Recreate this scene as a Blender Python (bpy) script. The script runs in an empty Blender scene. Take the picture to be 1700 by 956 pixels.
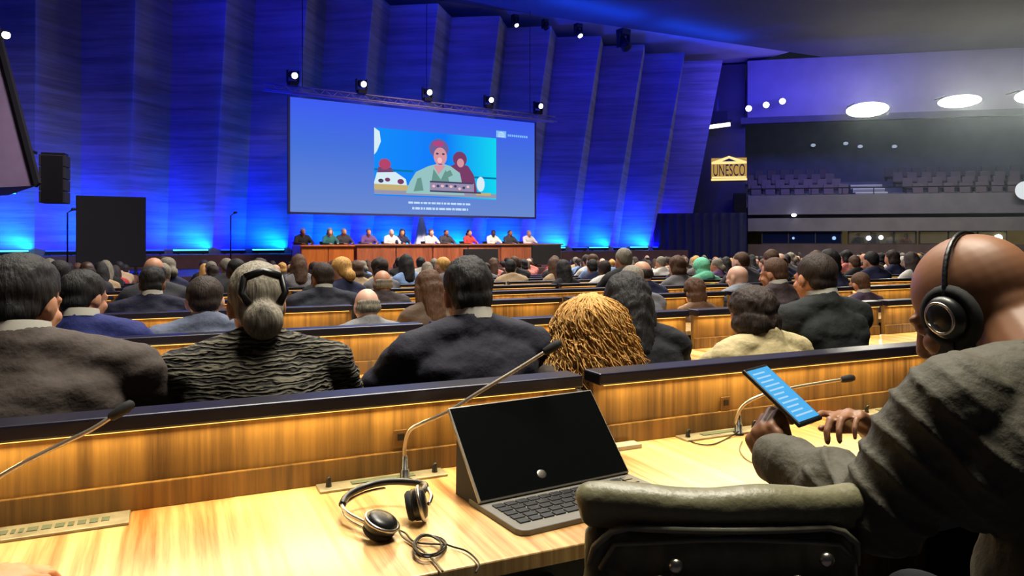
import bpy, bmesh, math, random
from mathutils import Vector, Matrix, Euler, noise, Quaternion
SC = bpy.context.scene
COL = SC.collection
R = math.radians
PI = math.pi
FOC = 1228.0; HY = 400.0; CX = 850.0; CAMH = 1.30
YAW = R(24.9); SA = math.sin(YAW); CA = math.cos(YAW)
# ------------------------------------------------------------------ camera, world, exposure
cam = bpy.data.cameras.new('camera'); camo = bpy.data.objects.new('camera', cam); COL.objects.link(camo)
cam.sensor_width = 36; cam.lens = 36 * FOC / 1700
cam.shift_y = -(478 - HY) / 1700
cam.clip_start = 0.05; cam.clip_end = 300
camo.location = (0, 0, CAMH); camo.rotation_euler = (R(90), 0, -YAW)
SC.camera = camo
SC.view_settings.view_transform = 'Standard'; SC.view_settings.look = 'None'
SC.view_settings.exposure = 0.0; SC.view_settings.gamma = 1.0; SC.view_settings.use_curve_mapping = False
w = bpy.data.worlds.new('world'); SC.world = w; w.use_nodes = True
w.node_tree.nodes['Background'].inputs[0].default_value = (0.02, 0.025, 0.05, 1)
w.node_tree.nodes['Background'].inputs[1].default_value = 0.35

# camera-frame (x right, z depth) <-> world helpers, used for measuring only
def CW(x, z, h=0.0): return Vector((x * CA + z * SA, -x * SA + z * CA, h))
def P(px, py, z): return CW((px - CX) / FOC * z, z, CAMH - (py - HY) * z / FOC)
def zY(px, Y): return Y / (CA - SA * (px - CX) / FOC)
def PY(px, py, Y): return P(px, py, zY(px, Y))
def PH(px, py, h): return P(px, py, (CAMH - h) * FOC / (py - HY))
# stage frame: t along the folded wall, d towards the hall, h up
UO = CW(-11, 24.6); UU = (CW(.834, .552) - CW(0, 0)).normalized(); UN = Vector((UU.y, -UU.x, 0))
UANG = math.atan2(UU.y, UU.x)
def S(t, d, h): return UO + UU * t + UN * d + Vector((0, 0, h))
# right wing frame
WO = CW(8.5, 37.7); WV = (CW(.977, -.212) - CW(0, 0)).normalized(); WM = Vector((WV.y, -WV.x, 0))
WANG = math.atan2(WV.y, WV.x)
def WG(s, d, h): return WO + WV * s + WM * d + Vector((0, 0, h))
def fz(Y): return -min(max(0.0, (Y - 3.6) * 0.032), 0.45)

def area(name, loc, target, size, power, color, sizey=None, spread=None, shape='RECTANGLE'):
    l = bpy.data.lights.new(name, 'AREA'); l.shape = shape; l.size = size
    l.size_y = sizey if sizey else size
    l.energy = power; l.color = color
    if spread: l.spread = R(spread)
    o = bpy.data.objects.new(name, l); COL.objects.link(o); o.location = loc
    d = Vector(target) - Vector(loc)
    o.rotation_euler = d.to_track_quat('-Z', 'Y').to_euler()
    return o
def area_along(name, loc, direction, along, sx, sy, power, color, spread=None):
    l = bpy.data.lights.new(name, 'AREA'); l.shape = 'RECTANGLE'; l.size = sx; l.size_y = sy
    l.energy = power; l.color = color
    if spread: l.spread = R(spread)
    o = bpy.data.objects.new(name, l); COL.objects.link(o)
    zz = -Vector(direction).normalized(); xx = Vector(along).normalized(); yy = zz.cross(xx).normalized(); xx = yy.cross(zz)
    o.matrix_world = Matrix.Translation(loc) @ Matrix((xx, yy, zz)).transposed().to_4x4()
    return o
def spot(name, loc, target, power, color, ang=60, blend=.6, r=.1):
    l = bpy.data.lights.new(name, 'SPOT'); l.energy = power; l.color = color
    l.spot_size = R(ang); l.spot_blend = blend; l.shadow_soft_size = r
    o = bpy.data.objects.new(name, l); COL.objects.link(o); o.location = loc
    o.rotation_euler = (Vector(target) - Vector(loc)).to_track_quat('-Z', 'Y').to_euler()
    return o
# house lights (downlights in the high dark ceiling), then added fills and the stage light
NEUT = (1.0, .93, .82)
area('house_light_near', (1.6, 1.6, 6.5), (1.0, 1.5, 0), 2.4, 230, (1, .94, .78), 1.6, spread=110)
area('house_light_mid', (2.5, 7.5, 9.8), (2.5, 6.5, 0), 5, 620, NEUT, 4, spread=120)
area('house_light_far', (9, 15, 9.8), (9, 14, 0), 10, 1500, NEUT, 6, spread=120)
area('house_light_wing', (23, 17, 9.0), (23, 17, 0), 9, 1100, (1, .95, .85), 8, spread=130)
area_along('wing_balcony_fill', WG(15, -3.5, 9.2), (-WM * .4 + Vector((0, 0, -1))), WV, 22, .8, 130, (.72, .84, 1.0), spread=170)  # added fill without a fixture, brightens the balcony back wall
area_along('wing_front_fill', WG(16, 9, 9.9), (-WM * 1 + Vector((0, 0, -.75))), WV, 20, .8, 260, (.9, .92, 1.0), spread=90)  # added fill, lifts the balcony front and fascias
area_along('bulkhead_blue_fill', WG(6, 5, 7.5), (-WM * 1 + Vector((0, 0, .25))), WV, 8, .4, 330, (.10, .08, 1.0), spread=110)  # added lamp without a fixture, imitates blue stage spill on the bulkhead
area_along('bulkhead_violet_fill', WG(17, 5, 7.5), (-WM * 1 + Vector((0, 0, .25))), WV, 12, .4, 60, (.45, .42, 1.0), spread=120)  # added lamp, continues the spill in violet along the bulkhead
area('parapet_fill', (1.5, 9, 9), P(20, 250, 14), 1.5, 160, (.95, .8, 1.0), 1, spread=60)  # added lamp, only there to brighten the left balcony face
area('stage_table_light', S(7, 10, 9.6), S(7.5, 4, 1.2), 5, 420, (1, .8, .68), 1, spread=70)

# ------------------------------------------------------------------ materials
def lin(c):
    return tuple(((v / 255) / 12.92 if v / 255 <= .04045 else ((v / 255 + .055) / 1.055) ** 2.4) for v in c)
_mc = {}
def mat(name, rgb, rough=.6, metal=0, nz=0, ns=20, stretch=(1, 1, 1), bump=0, coat=0, spec=.5, alpha=None, srgb=True):
    if name in _mc: return _mc[name]
    m = bpy.data.materials.new(name); m.use_nodes = True; nt = m.node_tree; b = nt.nodes['Principled BSDF']
    c = lin(rgb) if srgb else rgb
    b.inputs['Base Color'].default_value = (*c, 1); b.inputs['Roughness'].default_value = rough
    b.inputs['Metallic'].default_value = metal; b.inputs['Coat Weight'].default_value = coat
    b.inputs['Specular IOR Level'].default_value = spec
    if nz or bump:
        tc = nt.nodes.new('ShaderNodeTexCoord'); mp = nt.nodes.new('ShaderNodeMapping')
        mp.inputs['Scale'].default_value = stretch
        n = nt.nodes.new('ShaderNodeTexNoise'); n.inputs['Scale'].default_value = ns; n.inputs['Detail'].default_value = 5
        nt.links.new(tc.outputs['Object'], mp.inputs[0]); nt.links.new(mp.outputs[0], n.inputs['Vector'])
        if nz:
            r = nt.nodes.new('ShaderNodeValToRGB')
            r.color_ramp.elements[0].position = .3; r.color_ramp.elements[1].position = .7
            r.color_ramp.elements[0].color = (*[max(0, v * (1 - nz)) for v in c], 1)
            r.color_ramp.elements[1].color = (*[min(1, v * (1 + nz)) for v in c], 1)
            nt.links.new(n.outputs['Fac'], r.inputs[0]); nt.links.new(r.outputs[0], b.inputs['Base Color'])
        if bump:
            bp = nt.nodes.new('ShaderNodeBump'); bp.inputs['Strength'].default_value = min(1, bump); bp.inputs['Distance'].default_value = .01 * max(1, bump)
            nt.links.new(n.outputs['Fac'], bp.inputs['Height']); nt.links.new(bp.outputs[0], b.inputs['Normal'])
    _mc[name] = m
    return m
def emis(name, rgb, strength=1, srgb=True):
    if name in _mc: return _mc[name]
    m = bpy.data.materials.new(name); m.use_nodes = True; nt = m.node_tree
    nt.nodes.remove(nt.nodes['Principled BSDF'])
    e = nt.nodes.new('ShaderNodeEmission'); c = lin(rgb) if srgb else rgb
    e.inputs[0].default_value = (*c, 1); e.inputs[1].default_value = strength
    nt.links.new(e.outputs[0], nt.nodes['Material Output'].inputs[0])
    _mc[name] = m
    return m
def wood(name, c1, c2, rough=.35, sc=38, coat=.2):
    if name in _mc: return _mc[name]
    m = bpy.data.materials.new(name); m.use_nodes = True; nt = m.node_tree; b = nt.nodes['Principled BSDF']
    tc = nt.nodes.new('ShaderNodeTexCoord'); mp = nt.nodes.new('ShaderNodeMapping'); mp.inputs['Scale'].default_value = (sc, 1.6, 1.6)
    oi = nt.nodes.new('ShaderNodeObjectInfo'); ad = nt.nodes.new('ShaderNodeVectorMath')
    nt.links.new(tc.outputs['Object'], ad.inputs[0]); nt.links.new(oi.outputs['Random'], ad.inputs[1])
    n = nt.nodes.new('ShaderNodeTexNoise'); n.inputs['Scale'].default_value = 1; n.inputs['Detail'].default_value = 6; n.inputs['Roughness'].default_value = .65
    n2 = nt.nodes.new('ShaderNodeTexNoise'); n2.inputs['Scale'].default_value = .16; n2.inputs['Detail'].default_value = 3
    mx = nt.nodes.new('ShaderNodeMath'); mx.operation = 'MULTIPLY_ADD'; mx.inputs[1].default_value = .55
    ml = nt.nodes.new('ShaderNodeMath'); ml.operation = 'MULTIPLY'; ml.inputs[1].default_value = .45
    r = nt.nodes.new('ShaderNodeValToRGB'); r.color_ramp.elements[0].position = .36; r.color_ramp.elements[1].position = .62
    r.color_ramp.elements[0].color = (*lin(c1), 1); r.color_ramp.elements[1].color = (*lin(c2), 1)
    L = nt.links.new
    L(ad.outputs[0], mp.inputs[0]); L(mp.outputs[0], n.inputs['Vector']); L(mp.outputs[0], n2.inputs['Vector'])
    L(n2.outputs['Fac'], ml.inputs[0]); L(n.outputs['Fac'], mx.inputs[0]); L(ml.outputs[0], mx.inputs[2])
    L(mx.outputs[0], r.inputs[0]); L(r.outputs[0], b.inputs['Base Color'])
    b.inputs['Roughness'].default_value = rough; b.inputs['Coat Weight'].default_value = coat; b.inputs['Coat Roughness'].default_value = .25
    _mc[name] = m
    return m
M_PANEL = wood('panel_veneer', (70, 47, 18), (140, 104, 48), .45, 46)
M_TOP = wood('desktop_veneer', (150, 92, 38), (236, 200, 136), .3, 46)
M_TABLE = wood('stage_table_veneer', (120, 62, 40), (168, 96, 62), .5, 12)
M_CAP = mat('black_cap', (22, 20, 36), .32)
M_DARK = mat('dark_laminate', (26, 24, 24), .6)
M_BLACK = mat('black_plastic', (14, 14, 15), .35)
M_BLACKM = mat('matt_black', (12, 12, 14), .8)
M_STEEL = mat('brushed_steel', (190, 182, 170), .3, 1)
M_GREYP = mat('grey_plate', (150, 142, 118), .4, .4, nz=.25, ns=30)
M_LEATHER = mat('olive_leather', (112, 108, 82), .42, bump=.2, ns=60, nz=.12)
M_CEIL = mat('dark_ceiling', (62, 62, 62), .9, nz=.1, ns=.8)
M_LED = emis('warm_led', (255, 190, 90), 3)
# board-formed concrete
def concrete():
    m = bpy.data.materials.new('board_formed_concrete'); m.use_nodes = True; nt = m.node_tree; b = nt.nodes['Principled BSDF']
    L = nt.links.new
    tc = nt.nodes.new('ShaderNodeTexCoord')
    mp = nt.nodes.new('ShaderNodeMapping'); mp.inputs['Scale'].default_value = (.25, .25, 5.5)
    n = nt.nodes.new('ShaderNodeTexNoise'); n.inputs['Scale'].default_value = 1; n.inputs['Detail'].default_value = 4; n.inputs['Roughness'].default_value = .7
    n2 = nt.nodes.new('ShaderNodeTexNoise'); n2.inputs['Scale'].default_value = .55; n2.inputs['Detail'].default_value = 3
    r = nt.nodes.new('ShaderNodeValToRGB'); r.color_ramp.elements[0].position = .35; r.color_ramp.elements[1].position = .62
    r.color_ramp.elements[0].color = (.22, .21, .20, 1); r.color_ramp.elements[1].color = (.38, .37, .36, 1)
    mx = nt.nodes.new('ShaderNodeMix'); mx.data_type = 'RGBA'; mx.blend_type = 'MULTIPLY'; mx.inputs[0].default_value = .45
    L(tc.outputs['Object'], mp.inputs[0]); L(mp.outputs[0], n.inputs['Vector']); L(tc.outputs['Object'], n2.inputs['Vector'])
    L(n.outputs['Fac'], r.inputs[0]); L(r.outputs[0], mx.inputs[6]); L(n2.outputs['Fac'], mx.inputs[7])
    L(mx.outputs[2], b.inputs['Base Color']); b.inputs['Roughness'].default_value = .85
    bp = nt.nodes.new('ShaderNodeBump'); bp.inputs['Strength'].default_value = .35; bp.inputs['Distance'].default_value = .04
    L(n.outputs['Fac'], bp.inputs['Height']); L(bp.outputs[0], b.inputs['Normal'])
    return m
M_CONC = concrete()
def stripe_knit():
    m = bpy.data.materials.new('ribbed_knit'); m.use_nodes = True; nt = m.node_tree; b = nt.nodes['Principled BSDF']; L = nt.links.new
    tc = nt.nodes.new('ShaderNodeTexCoord'); mp = nt.nodes.new('ShaderNodeMapping'); mp.inputs['Scale'].default_value = (.3, .3, 1)
    wv = nt.nodes.new('ShaderNodeTexWave'); wv.bands_direction = 'Z'; wv.inputs['Scale'].default_value = 24; wv.inputs['Distortion'].default_value = 9
    wv.inputs['Detail'].default_value = 2.5; wv.inputs['Detail Scale'].default_value = 2.2
    r = nt.nodes.new('ShaderNodeValToRGB'); r.color_ramp.elements[0].position = .45; r.color_ramp.elements[1].position = .8
    r.color_ramp.elements[0].color = (*lin((26, 22, 20)), 1); r.color_ramp.elements[1].color = (*lin((98, 92, 76)), 1)
    L(tc.outputs['Object'], mp.inputs[0]); L(mp.outputs[0], wv.inputs['Vector']); L(wv.outputs['Fac'], r.inputs[0]); L(r.outputs[0], b.inputs['Base Color'])
    bp = nt.nodes.new('ShaderNodeBump'); bp.inputs['Strength'].default_value = .8; bp.inputs['Distance'].default_value = .01
    L(wv.outputs['Fac'], bp.inputs['Height']); L(bp.outputs[0], b.inputs['Normal']); b.inputs['Roughness'].default_value = .8
    return m
M_KNIT = stripe_knit()

# ------------------------------------------------------------------ mesh helpers
class MB:
    def __init__(s): s.v = []; s.f = []; s.m = []; s.mi = 0
    def add(s, vs, fs):
        b = len(s.v); s.v += [tuple(v) for v in vs]; s.f += [tuple(b + i for i in f) for f in fs]; s.m += [s.mi] * len(fs); return s
    def box(s, c, d, M=None):
        x, y, z = [k / 2 for k in d]; c = Vector(c)
        vs = [Vector((sx * x, sy * y, sz * z)) for sz in (-1, 1) for sy in (-1, 1) for sx in (-1, 1)]
        if M: vs = [M @ v for v in vs]
        return s.add([v + c for v in vs], [(0, 2, 3, 1), (4, 5, 7, 6), (0, 1, 5, 4), (2, 6, 7, 3), (0, 4, 6, 2), (1, 3, 7, 5)])
    def box2(s, a, b): return s.box([(a[i] + b[i]) / 2 for i in range(3)], [abs(b[i] - a[i]) for i in range(3)])
    def prism(s, pts, ext):
        n = len(pts); e = Vector(ext); vs = [Vector(p) for p in pts]; vs += [p + e for p in vs]
        fs = [tuple(range(n))[::-1], tuple(range(n, 2 * n))] + [(i, (i + 1) % n, n + (i + 1) % n, n + i) for i in range(n)]
        return s.add(vs, fs)
    def tube(s, pts, r, n=8, caps=True):
        pts = [Vector(p) for p in pts]; k = len(pts); rr = r if isinstance(r, (list, tuple)) else [r] * k
        T = [(pts[min(i + 1, k - 1)] - pts[max(i - 1, 0)]).normalized() for i in range(k)]
        a = T[0].orthogonal().normalized(); vs = []
        for i in range(k):
            if i: a = T[i - 1].rotation_difference(T[i]) @ a
            b = T[i].cross(a)
            for j in range(n):
                th = 2 * PI * j / n; vs.append(pts[i] + (a * math.cos(th) + b * math.sin(th)) * rr[i])
        fs = [(i * n + j, i * n + (j + 1) % n, (i + 1) * n + (j + 1) % n, (i + 1) * n + j) for i in range(k - 1) for j in range(n)]
        if caps: fs += [tuple(range(n))[::-1], tuple(range((k - 1) * n, k * n))]
        return s.add(vs, fs)
    def ell(s, c, r, M=None, nu=28, nv=18):
        c = Vector(c); r = r if isinstance(r, (tuple, list)) else (r, r, r); vs = [Vector((0, 0, -r[2]))]
        for i in range(1, nv):
            ph = -PI / 2 + PI * i / nv
            for j in range(nu):
                th = 2 * PI * j / nu; vs.append(Vector((r[0] * math.cos(ph) * math.cos(th), r[1] * math.cos(ph) * math.sin(th), r[2] * math.sin(ph))))
        vs.append(Vector((0, 0, r[2])))
        if M: vs = [M @ v for v in vs]
        fs = [(0, 1 + (j + 1) % nu, 1 + j) for j in range(nu)]
        for i in range(nv - 2):
            for j in range(nu): fs.append((1 + i * nu + j, 1 + i * nu + (j + 1) % nu, 1 + (i + 1) * nu + (j + 1) % nu, 1 + (i + 1) * nu + j))
        t = len(vs) - 1; b = 1 + (nv - 2) * nu
        fs += [(b + j, b + (j + 1) % nu, t) for j in range(nu)]
        return s.add([v + c for v in vs], fs)
    def cap(s, p, q, r1, r2=None):
        if r2 is None: r2 = r1
        p = Vector(p); q = Vector(q); d = q - p
        if d.length < 1e-6: return s.ell(p, max(r1, r2))
        dn = d.normalized(); pts = []; rs = []
        for a in (80, 55, 30, 8): pts.append(p - dn * r1 * math.sin(R(a))); rs.append(r1 * math.cos(R(a)))
        for a in (8, 30, 55, 80): pts.append(q + dn * r2 * math.sin(R(a))); rs.append(r2 * math.cos(R(a)))
        return s.tube(pts, rs, 18)
    def mesh(s, name, mats, smooth=False):
        me = bpy.data.meshes.new(name); me.from_pydata(s.v, [], s.f); me.update()
        for m in (mats if isinstance(mats, (list, tuple)) else [mats]): me.materials.append(m)
        me.polygons.foreach_set('material_index', s.m)
        if smooth: me.polygons.foreach_set('use_smooth', [True] * len(s.f))
        return me
    def build(s, name, mats, parent=None, smooth=False, bevel=0, seg=2, loc=None, rotz=0):
        o = bpy.data.objects.new(name, s.mesh(name, mats, smooth)); COL.objects.link(o)
        if parent: o.parent = parent
        if loc is not None: o.location = loc
        if rotz: o.rotation_euler = (0, 0, rotz)
        if bevel:
            b = o.modifiers.new('bevel', 'BEVEL'); b.width = bevel; b.segments = seg; b.limit_method = 'ANGLE'; b.angle_limit = R(40)
        return o
def tag(o, label, cat, group=None, kind=None):
    o['label'] = label; o['category'] = cat
    if group: o['group'] = group
    if kind: o['kind'] = kind
    return o
def struct(o): o['kind'] = 'structure'; return o
def thing(name, label, cat, loc=(0, 0, 0), rotz=0, group=None):
    o = bpy.data.objects.new(name, None); COL.objects.link(o); o.location = loc; o.rotation_euler = (0, 0, rotz)
    o.empty_display_size = .1
    return tag(o, label, cat, group)
def dup(root, loc, rotz=None, label=None, group=None, scale=None):
    r = root.copy(); COL.objects.link(r); r.location = loc
    if rotz is not None: r.rotation_euler = (0, 0, rotz)
    if scale: r.scale = (scale,) * 3
    if label: r['label'] = label
    if group: r['group'] = group
    for ch in root.children:
        c = ch.copy(); COL.objects.link(c); c.parent = r
        for g in ch.children:
            d = g.copy(); COL.objects.link(d); d.parent = c
    return r
ORD = 'zeroth first second third fourth fifth sixth seventh eighth ninth tenth eleventh twelfth thirteenth fourteenth fifteenth sixteenth seventeenth eighteenth nineteenth twentieth'.split()
def ordn(i):
    if i <= 20: return ORD[i]
    if i < 30: return 'twenty-' + ORD[i - 20]
    if i == 30: return 'thirtieth'
    return 'thirty-' + ORD[i - 30] if i < 40 else 'fortieth'
# blended body surfaces: overlapping limbs fused into one continuous skin
def fuse(mb, name, voxel, smooth_it=4, disp=None, mats=None):
    me = mb.mesh(name + '_src', [])
    o = bpy.data.objects.new(name + '_src', me); COL.objects.link(o)
    r = o.modifiers.new('r', 'REMESH'); r.mode = 'VOXEL'; r.voxel_size = voxel; r.adaptivity = 0
    if smooth_it:
        s = o.modifiers.new('s', 'SMOOTH'); s.factor = .5; s.iterations = smooth_it
    dg = bpy.context.evaluated_depsgraph_get(); dg.update()
    out = bpy.data.meshes.new_from_object(o.evaluated_get(dg)); out.name = name
    bpy.data.objects.remove(o); bpy.data.meshes.remove(me)
    if disp:
        ns = [v.normal.copy() for v in out.vertices]
        for v, n in zip(out.vertices, ns): v.co += n * disp(v.co)
        out.update()
    out.polygons.foreach_set('use_smooth', [True] * len(out.polygons))
    out.materials.clear()
    for m in (mats or []): out.materials.append(m)
    return out
def link(name, me, parent, mats=None):
    o = bpy.data.objects.new(name, me); COL.objects.link(o); o.parent = parent
    if mats:
        while len(me.materials) < len(mats): me.materials.append(None)
        for i, m in enumerate(mats):
            o.material_slots[i].link = 'OBJECT'; o.material_slots[i].material = m
    return o

# ================================================================== SETTING
# floor: level near the camera, then falling gently to the stage
mb = MB(); ys = [-6, 3.6, 3.6 + .45 / .032, 60]
for a, b in zip(ys, ys[1:]):
    mb.add([(-25, a, fz(a)), (60, a, fz(a)), (60, b, fz(b)), (-25, b, fz(b))], [(0, 1, 2, 3)])
struct(mb.build('floor', mat('dark_carpet', (46, 42, 50), .9, nz=.2, ns=30)))
# folded concrete wall
RIDGE = [-14.2, -11.7, -9.2, -6.65, -4.1, -1.6, .95, 3.48, 5.78, 8.29, 10.98, 13.43, 16.07, 18.57, 21.1, 23.7]
LEAN = 2.5; WT = 10.0; WB = .42
mb = MB(); prev = None; cols = []
for i in range(1, len(RIDGE)):
    p = RIDGE[i] - RIDGE[i - 1]
    cols.append((RIDGE[i] - .5 * p, RIDGE[i] - .54 * p, -.78, -1.2))
    cols.append((RIDGE[i], RIDGE[i], 0, 0))
NZ = 12
base = []
for (tb, tt, db, dt) in cols:
    for k in range(NZ + 1):
        f = k / NZ
        base.append(Vector((tb + (tt - tb) * f, -(db + (dt - db) * f + LEAN * f), WB + (WT - WB) * f)))
fs = []
for i in range(len(cols) - 1):
    for k in range(NZ): a = i * (NZ + 1) + k; fs.append((a, a + NZ + 1, a + NZ + 2, a + 1))
mb.add(base, fs)
nb = len(base)
back = [v + Vector((0, .3, 0)) for v in base]
mb.add(back, [tuple(reversed(f)) for f in fs])
n1 = len(cols)
for i in range(n1 - 1):
    a = i * (NZ + 1) + NZ; b = (i + 1) * (NZ + 1) + NZ
    mb.f.append((a, b, nb + b, nb + a)); mb.m.append(0)
wall = struct(mb.build('wall_front', M_CONC, loc=UO, rotz=UANG))
# ceilings
HC = 10.3
e0 = CW(-2.9, 27.6); e1 = CW(16.5, 36.8); ed = (e1 - e0).normalized(); eL = e0 - ed * 26; eR = CW(30, 33.9)
mb = MB(); mb.prism([(eL.x, eL.y, HC), (e1.x, e1.y, HC), (eR.x, eR.y, HC), (60, -8, HC), (-35, -8, HC)][::-1], (0, 0, .5))
struct(mb.build('ceiling', M_CEIL))
mb = MB(); q0 = S(-16, -1.6, 10.75); q1 = S(27, -1.6, 10.35); q2 = S(27, 9.5, 10.82); q3 = S(-16, 9.5, 10.9)
mb.prism([q0, q1, q2, q3], (0, 0, .2)); o = struct(mb.build('ceiling_recess', mat('pale_ceiling_plaster', (150, 146, 150), .9, nz=.1, ns=1)))
# stage floor and the riser at the wall foot
M_STAGE = mat('stage_boards', (70, 52, 52), .5, nz=.2, ns=4, stretch=(1, 8, 1))
mb = MB(); mb.box2((-16, -7.2, -.5), (22.5, -1.45, .43)); struct(mb.build('stage_floor', M_STAGE, loc=UO, rotz=UANG))
mb = MB(); mb.box2((-16, -1.4, -.5), (22.5, 1.2, .86)); struct(mb.build('stage_riser', mat('riser_board', (92, 60, 60), .6, nz=.2, ns=3), loc=UO, rotz=UANG))
# unlit end wall beyond the folds, right wing
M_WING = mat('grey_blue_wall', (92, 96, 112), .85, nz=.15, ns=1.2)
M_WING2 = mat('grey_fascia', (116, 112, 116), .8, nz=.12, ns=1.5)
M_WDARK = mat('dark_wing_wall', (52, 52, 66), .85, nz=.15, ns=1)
def wbox(name, m, a, b, kind=True, parent=None):
    mb = MB(); mb.box2((a[0], -a[1], a[2]), (b[0], -b[1], b[2]))
    o = mb.build(name, m, parent, loc=None if parent else WO, rotz=0 if parent else WANG)
    return struct(o) if kind and not parent else o
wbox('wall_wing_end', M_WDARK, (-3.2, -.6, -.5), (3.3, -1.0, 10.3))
wbox('wall_bulkhead', mat('bulkhead_plaster', (104, 100, 122), .85, nz=.1, ns=1), (3.35, .1, 7.35), (30, -.6, 10.28))
wbox('trim_1', M_WDARK, (3.0, .45, 7.1), (30, .12, 7.4))
wbox('wall_balcony_back', M_WING, (3.4, -9.0, 2.6), (30, -9.4, 10.3))
wbox('wall_balcony_side', M_WING, (2.9, -.95, 2.6), (3.3, -9.4, 10.3))
wbox('wall_balcony_front', M_WING2, (3.35, .3, 2.6), (30, 0, 3.55))
wbox('trim_2', M_DARK, (3.35, .1, 2.44), (30, -3, 2.58))
wbox('wall_gallery_fascia', mat('warm_grey_fascia', (122, 116, 112), .8, nz=.12, ns=1.5), (3.35, .25, 1.78), (30, -.1, 2.42))
wbox('wall_gallery_base', mat('brown_base_panel', (92, 74, 66), .7, nz=.2, ns=2), (3.35, .25, -.5), (30, -.1, 1.14))
wbox('wall_gallery_back', mat('gallery_back_cream', (150, 138, 104), .8, nz=.2, ns=1.2), (3.35, -2.6, 1.0), (30, -2.9, 2.42))
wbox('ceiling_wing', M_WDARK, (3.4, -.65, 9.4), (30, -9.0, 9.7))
# stepped balcony tiers
mb = MB()
for k in range(5):
    mb.box2((3.4, .9 - .9 + k * 1.7, 2.6), (30, (k + 1) * 1.7, 3.0 + k * .42))
struct(mb.build('balcony_tiers', M_WING, loc=WO, rotz=WANG))
# side wall at the far left behind the leaning wall
mb = MB(); mb.box2((-14.6, -9, -.5), (-14.2, 1, 10.9)); struct(mb.build('wall_left', M_CONC, loc=UO, rotz=UANG))

# ================================================================== STAGE LIGHTING BARS
def led_bar(label, t, wdt, col, em, power, d=.5, tilt=.10, spr=50):
    th = thing('led_wash_bar', label, 'stage light', S(t, d, .86), UANG, 'wash bars along the foot of the folded wall')
    b = MB(); b.box((0, 0, .07), (wdt, .12, .1)); b.build('housing', M_BLACKM, th, bevel=.01)
    for s_ in (-1, 1):
        b = MB(); b.box((s_ * wdt * .35, 0, .012), (.05, .16, .024)); b.build('foot', M_BLACKM, th)
    b = MB(); b.box((0, 0, .14), (wdt * .97, .09, .04)); b.build('lens', em, th)
    area_along('wash', S(t, d, 1.04), (-UN * tilt + Vector((0, 0, 1))), UU, wdt, .08, power, col, spread=spr)
EM_CY = emis('cyan_lens', (60, 215, 255), 4); EM_BL = emis('blue_lens', (40, 90, 255), 1.6)
nbar = 0
for i in range(3, len(RIDGE) - 1):
    p = RIDGE[i] - RIDGE[i - 1]; r = RIDGE[i]
    nbar += 1
    if r < 22:
        led_bar('cyan wash bar lighting the bright strip of the %s fold from the loudspeaker side' % ordn(nbar), r - .27 * p, 1.1, (0.0, .17, 1.0), EM_CY, 66, .2, .3, 160)
        led_bar('dim blue wash bar between bright strips, %s gap from the loudspeaker side' % ordn(nbar), r + .26 * p, .8, (0.0, .0, 1.0), EM_BL, 330, .2, .3, 160)
# blue floods that wash the upper wall and the recess above it
for k, t in enumerate((-7, 0, 7, 14, 20)):
    area_along('blue_flood', S(t, 6.5, 9.3), (-UN * 1 + UU * .95 + Vector((0, 0, -.3))), UU, 5, .3, 100, (.0, .004, 1.0), spread=110)
    area_along('blue_up', S(t, 4.6, 9.4), (-UN * .15 + Vector((0, 0, 1))), UU, 5, .3, 150, (.0, .06, 1.0), spread=160)

# ================================================================== SCREEN
def srgbm(name, c, s=1.0): return emis('scr_' + name, c, s)
sc_t0, sc_w, sc_h0, sc_h1, sc_d = 2.62, 9.42, 2.22, 5.84, 3.29
scr = thing('projection_screen', 'huge hanging projection screen showing a speaker in a video with captions', 'screen', S(sc_t0, sc_d, sc_h0), UANG)
SW, SH = sc_w, sc_h1 - sc_h0
m = bpy.data.materials.new('projected_blue'); m.use_nodes = True; nt = m.node_tree; nt.nodes.remove(nt.nodes['Principled BSDF'])
e = nt.nodes.new('ShaderNodeEmission'); tc = nt.nodes.new('ShaderNodeTexCoord'); sx = nt.nodes.new('ShaderNodeSeparateXYZ')
r = nt.nodes.new('ShaderNodeValToRGB'); dv = nt.nodes.new('ShaderNodeMath'); dv.operation = 'DIVIDE'; dv.inputs[1].default_value = SH
r.color_ramp.elements[0].color = (*lin((106, 138, 208)), 1); r.color_ramp.elements[1].color = (*lin((62, 92, 242)), 1)
el = r.color_ramp.elements.new(.6); el.color = (*lin((70, 114, 220)), 1)
nt.links.new(tc.outputs['Object'], sx.inputs[0]); nt.links.new(sx.outputs[2], dv.inputs[0]); nt.links.new(dv.outputs[0], r.inputs[0])
nt.links.new(r.outputs[0], e.inputs[0]); nt.links.new(e.outputs[0], nt.nodes['Material Output'].inputs[0]); M_SCR = m
b = MB(); b.box2((0, -.02, 0), (SW, .02, SH)); b.build('screen_surface', M_SCR, scr)
b = MB()
for a, c in (((-.07, -.035, -.07), (0, .03, SH + .02)), ((SW, -.035, -.07), (SW + .07, .03, SH + .02)), ((-.07, -.035, -.07), (SW + .07, .03, 0))): b.box2(a, c)
b.build('frame', mat('screen_border', (40, 42, 90), .5), scr)
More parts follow.
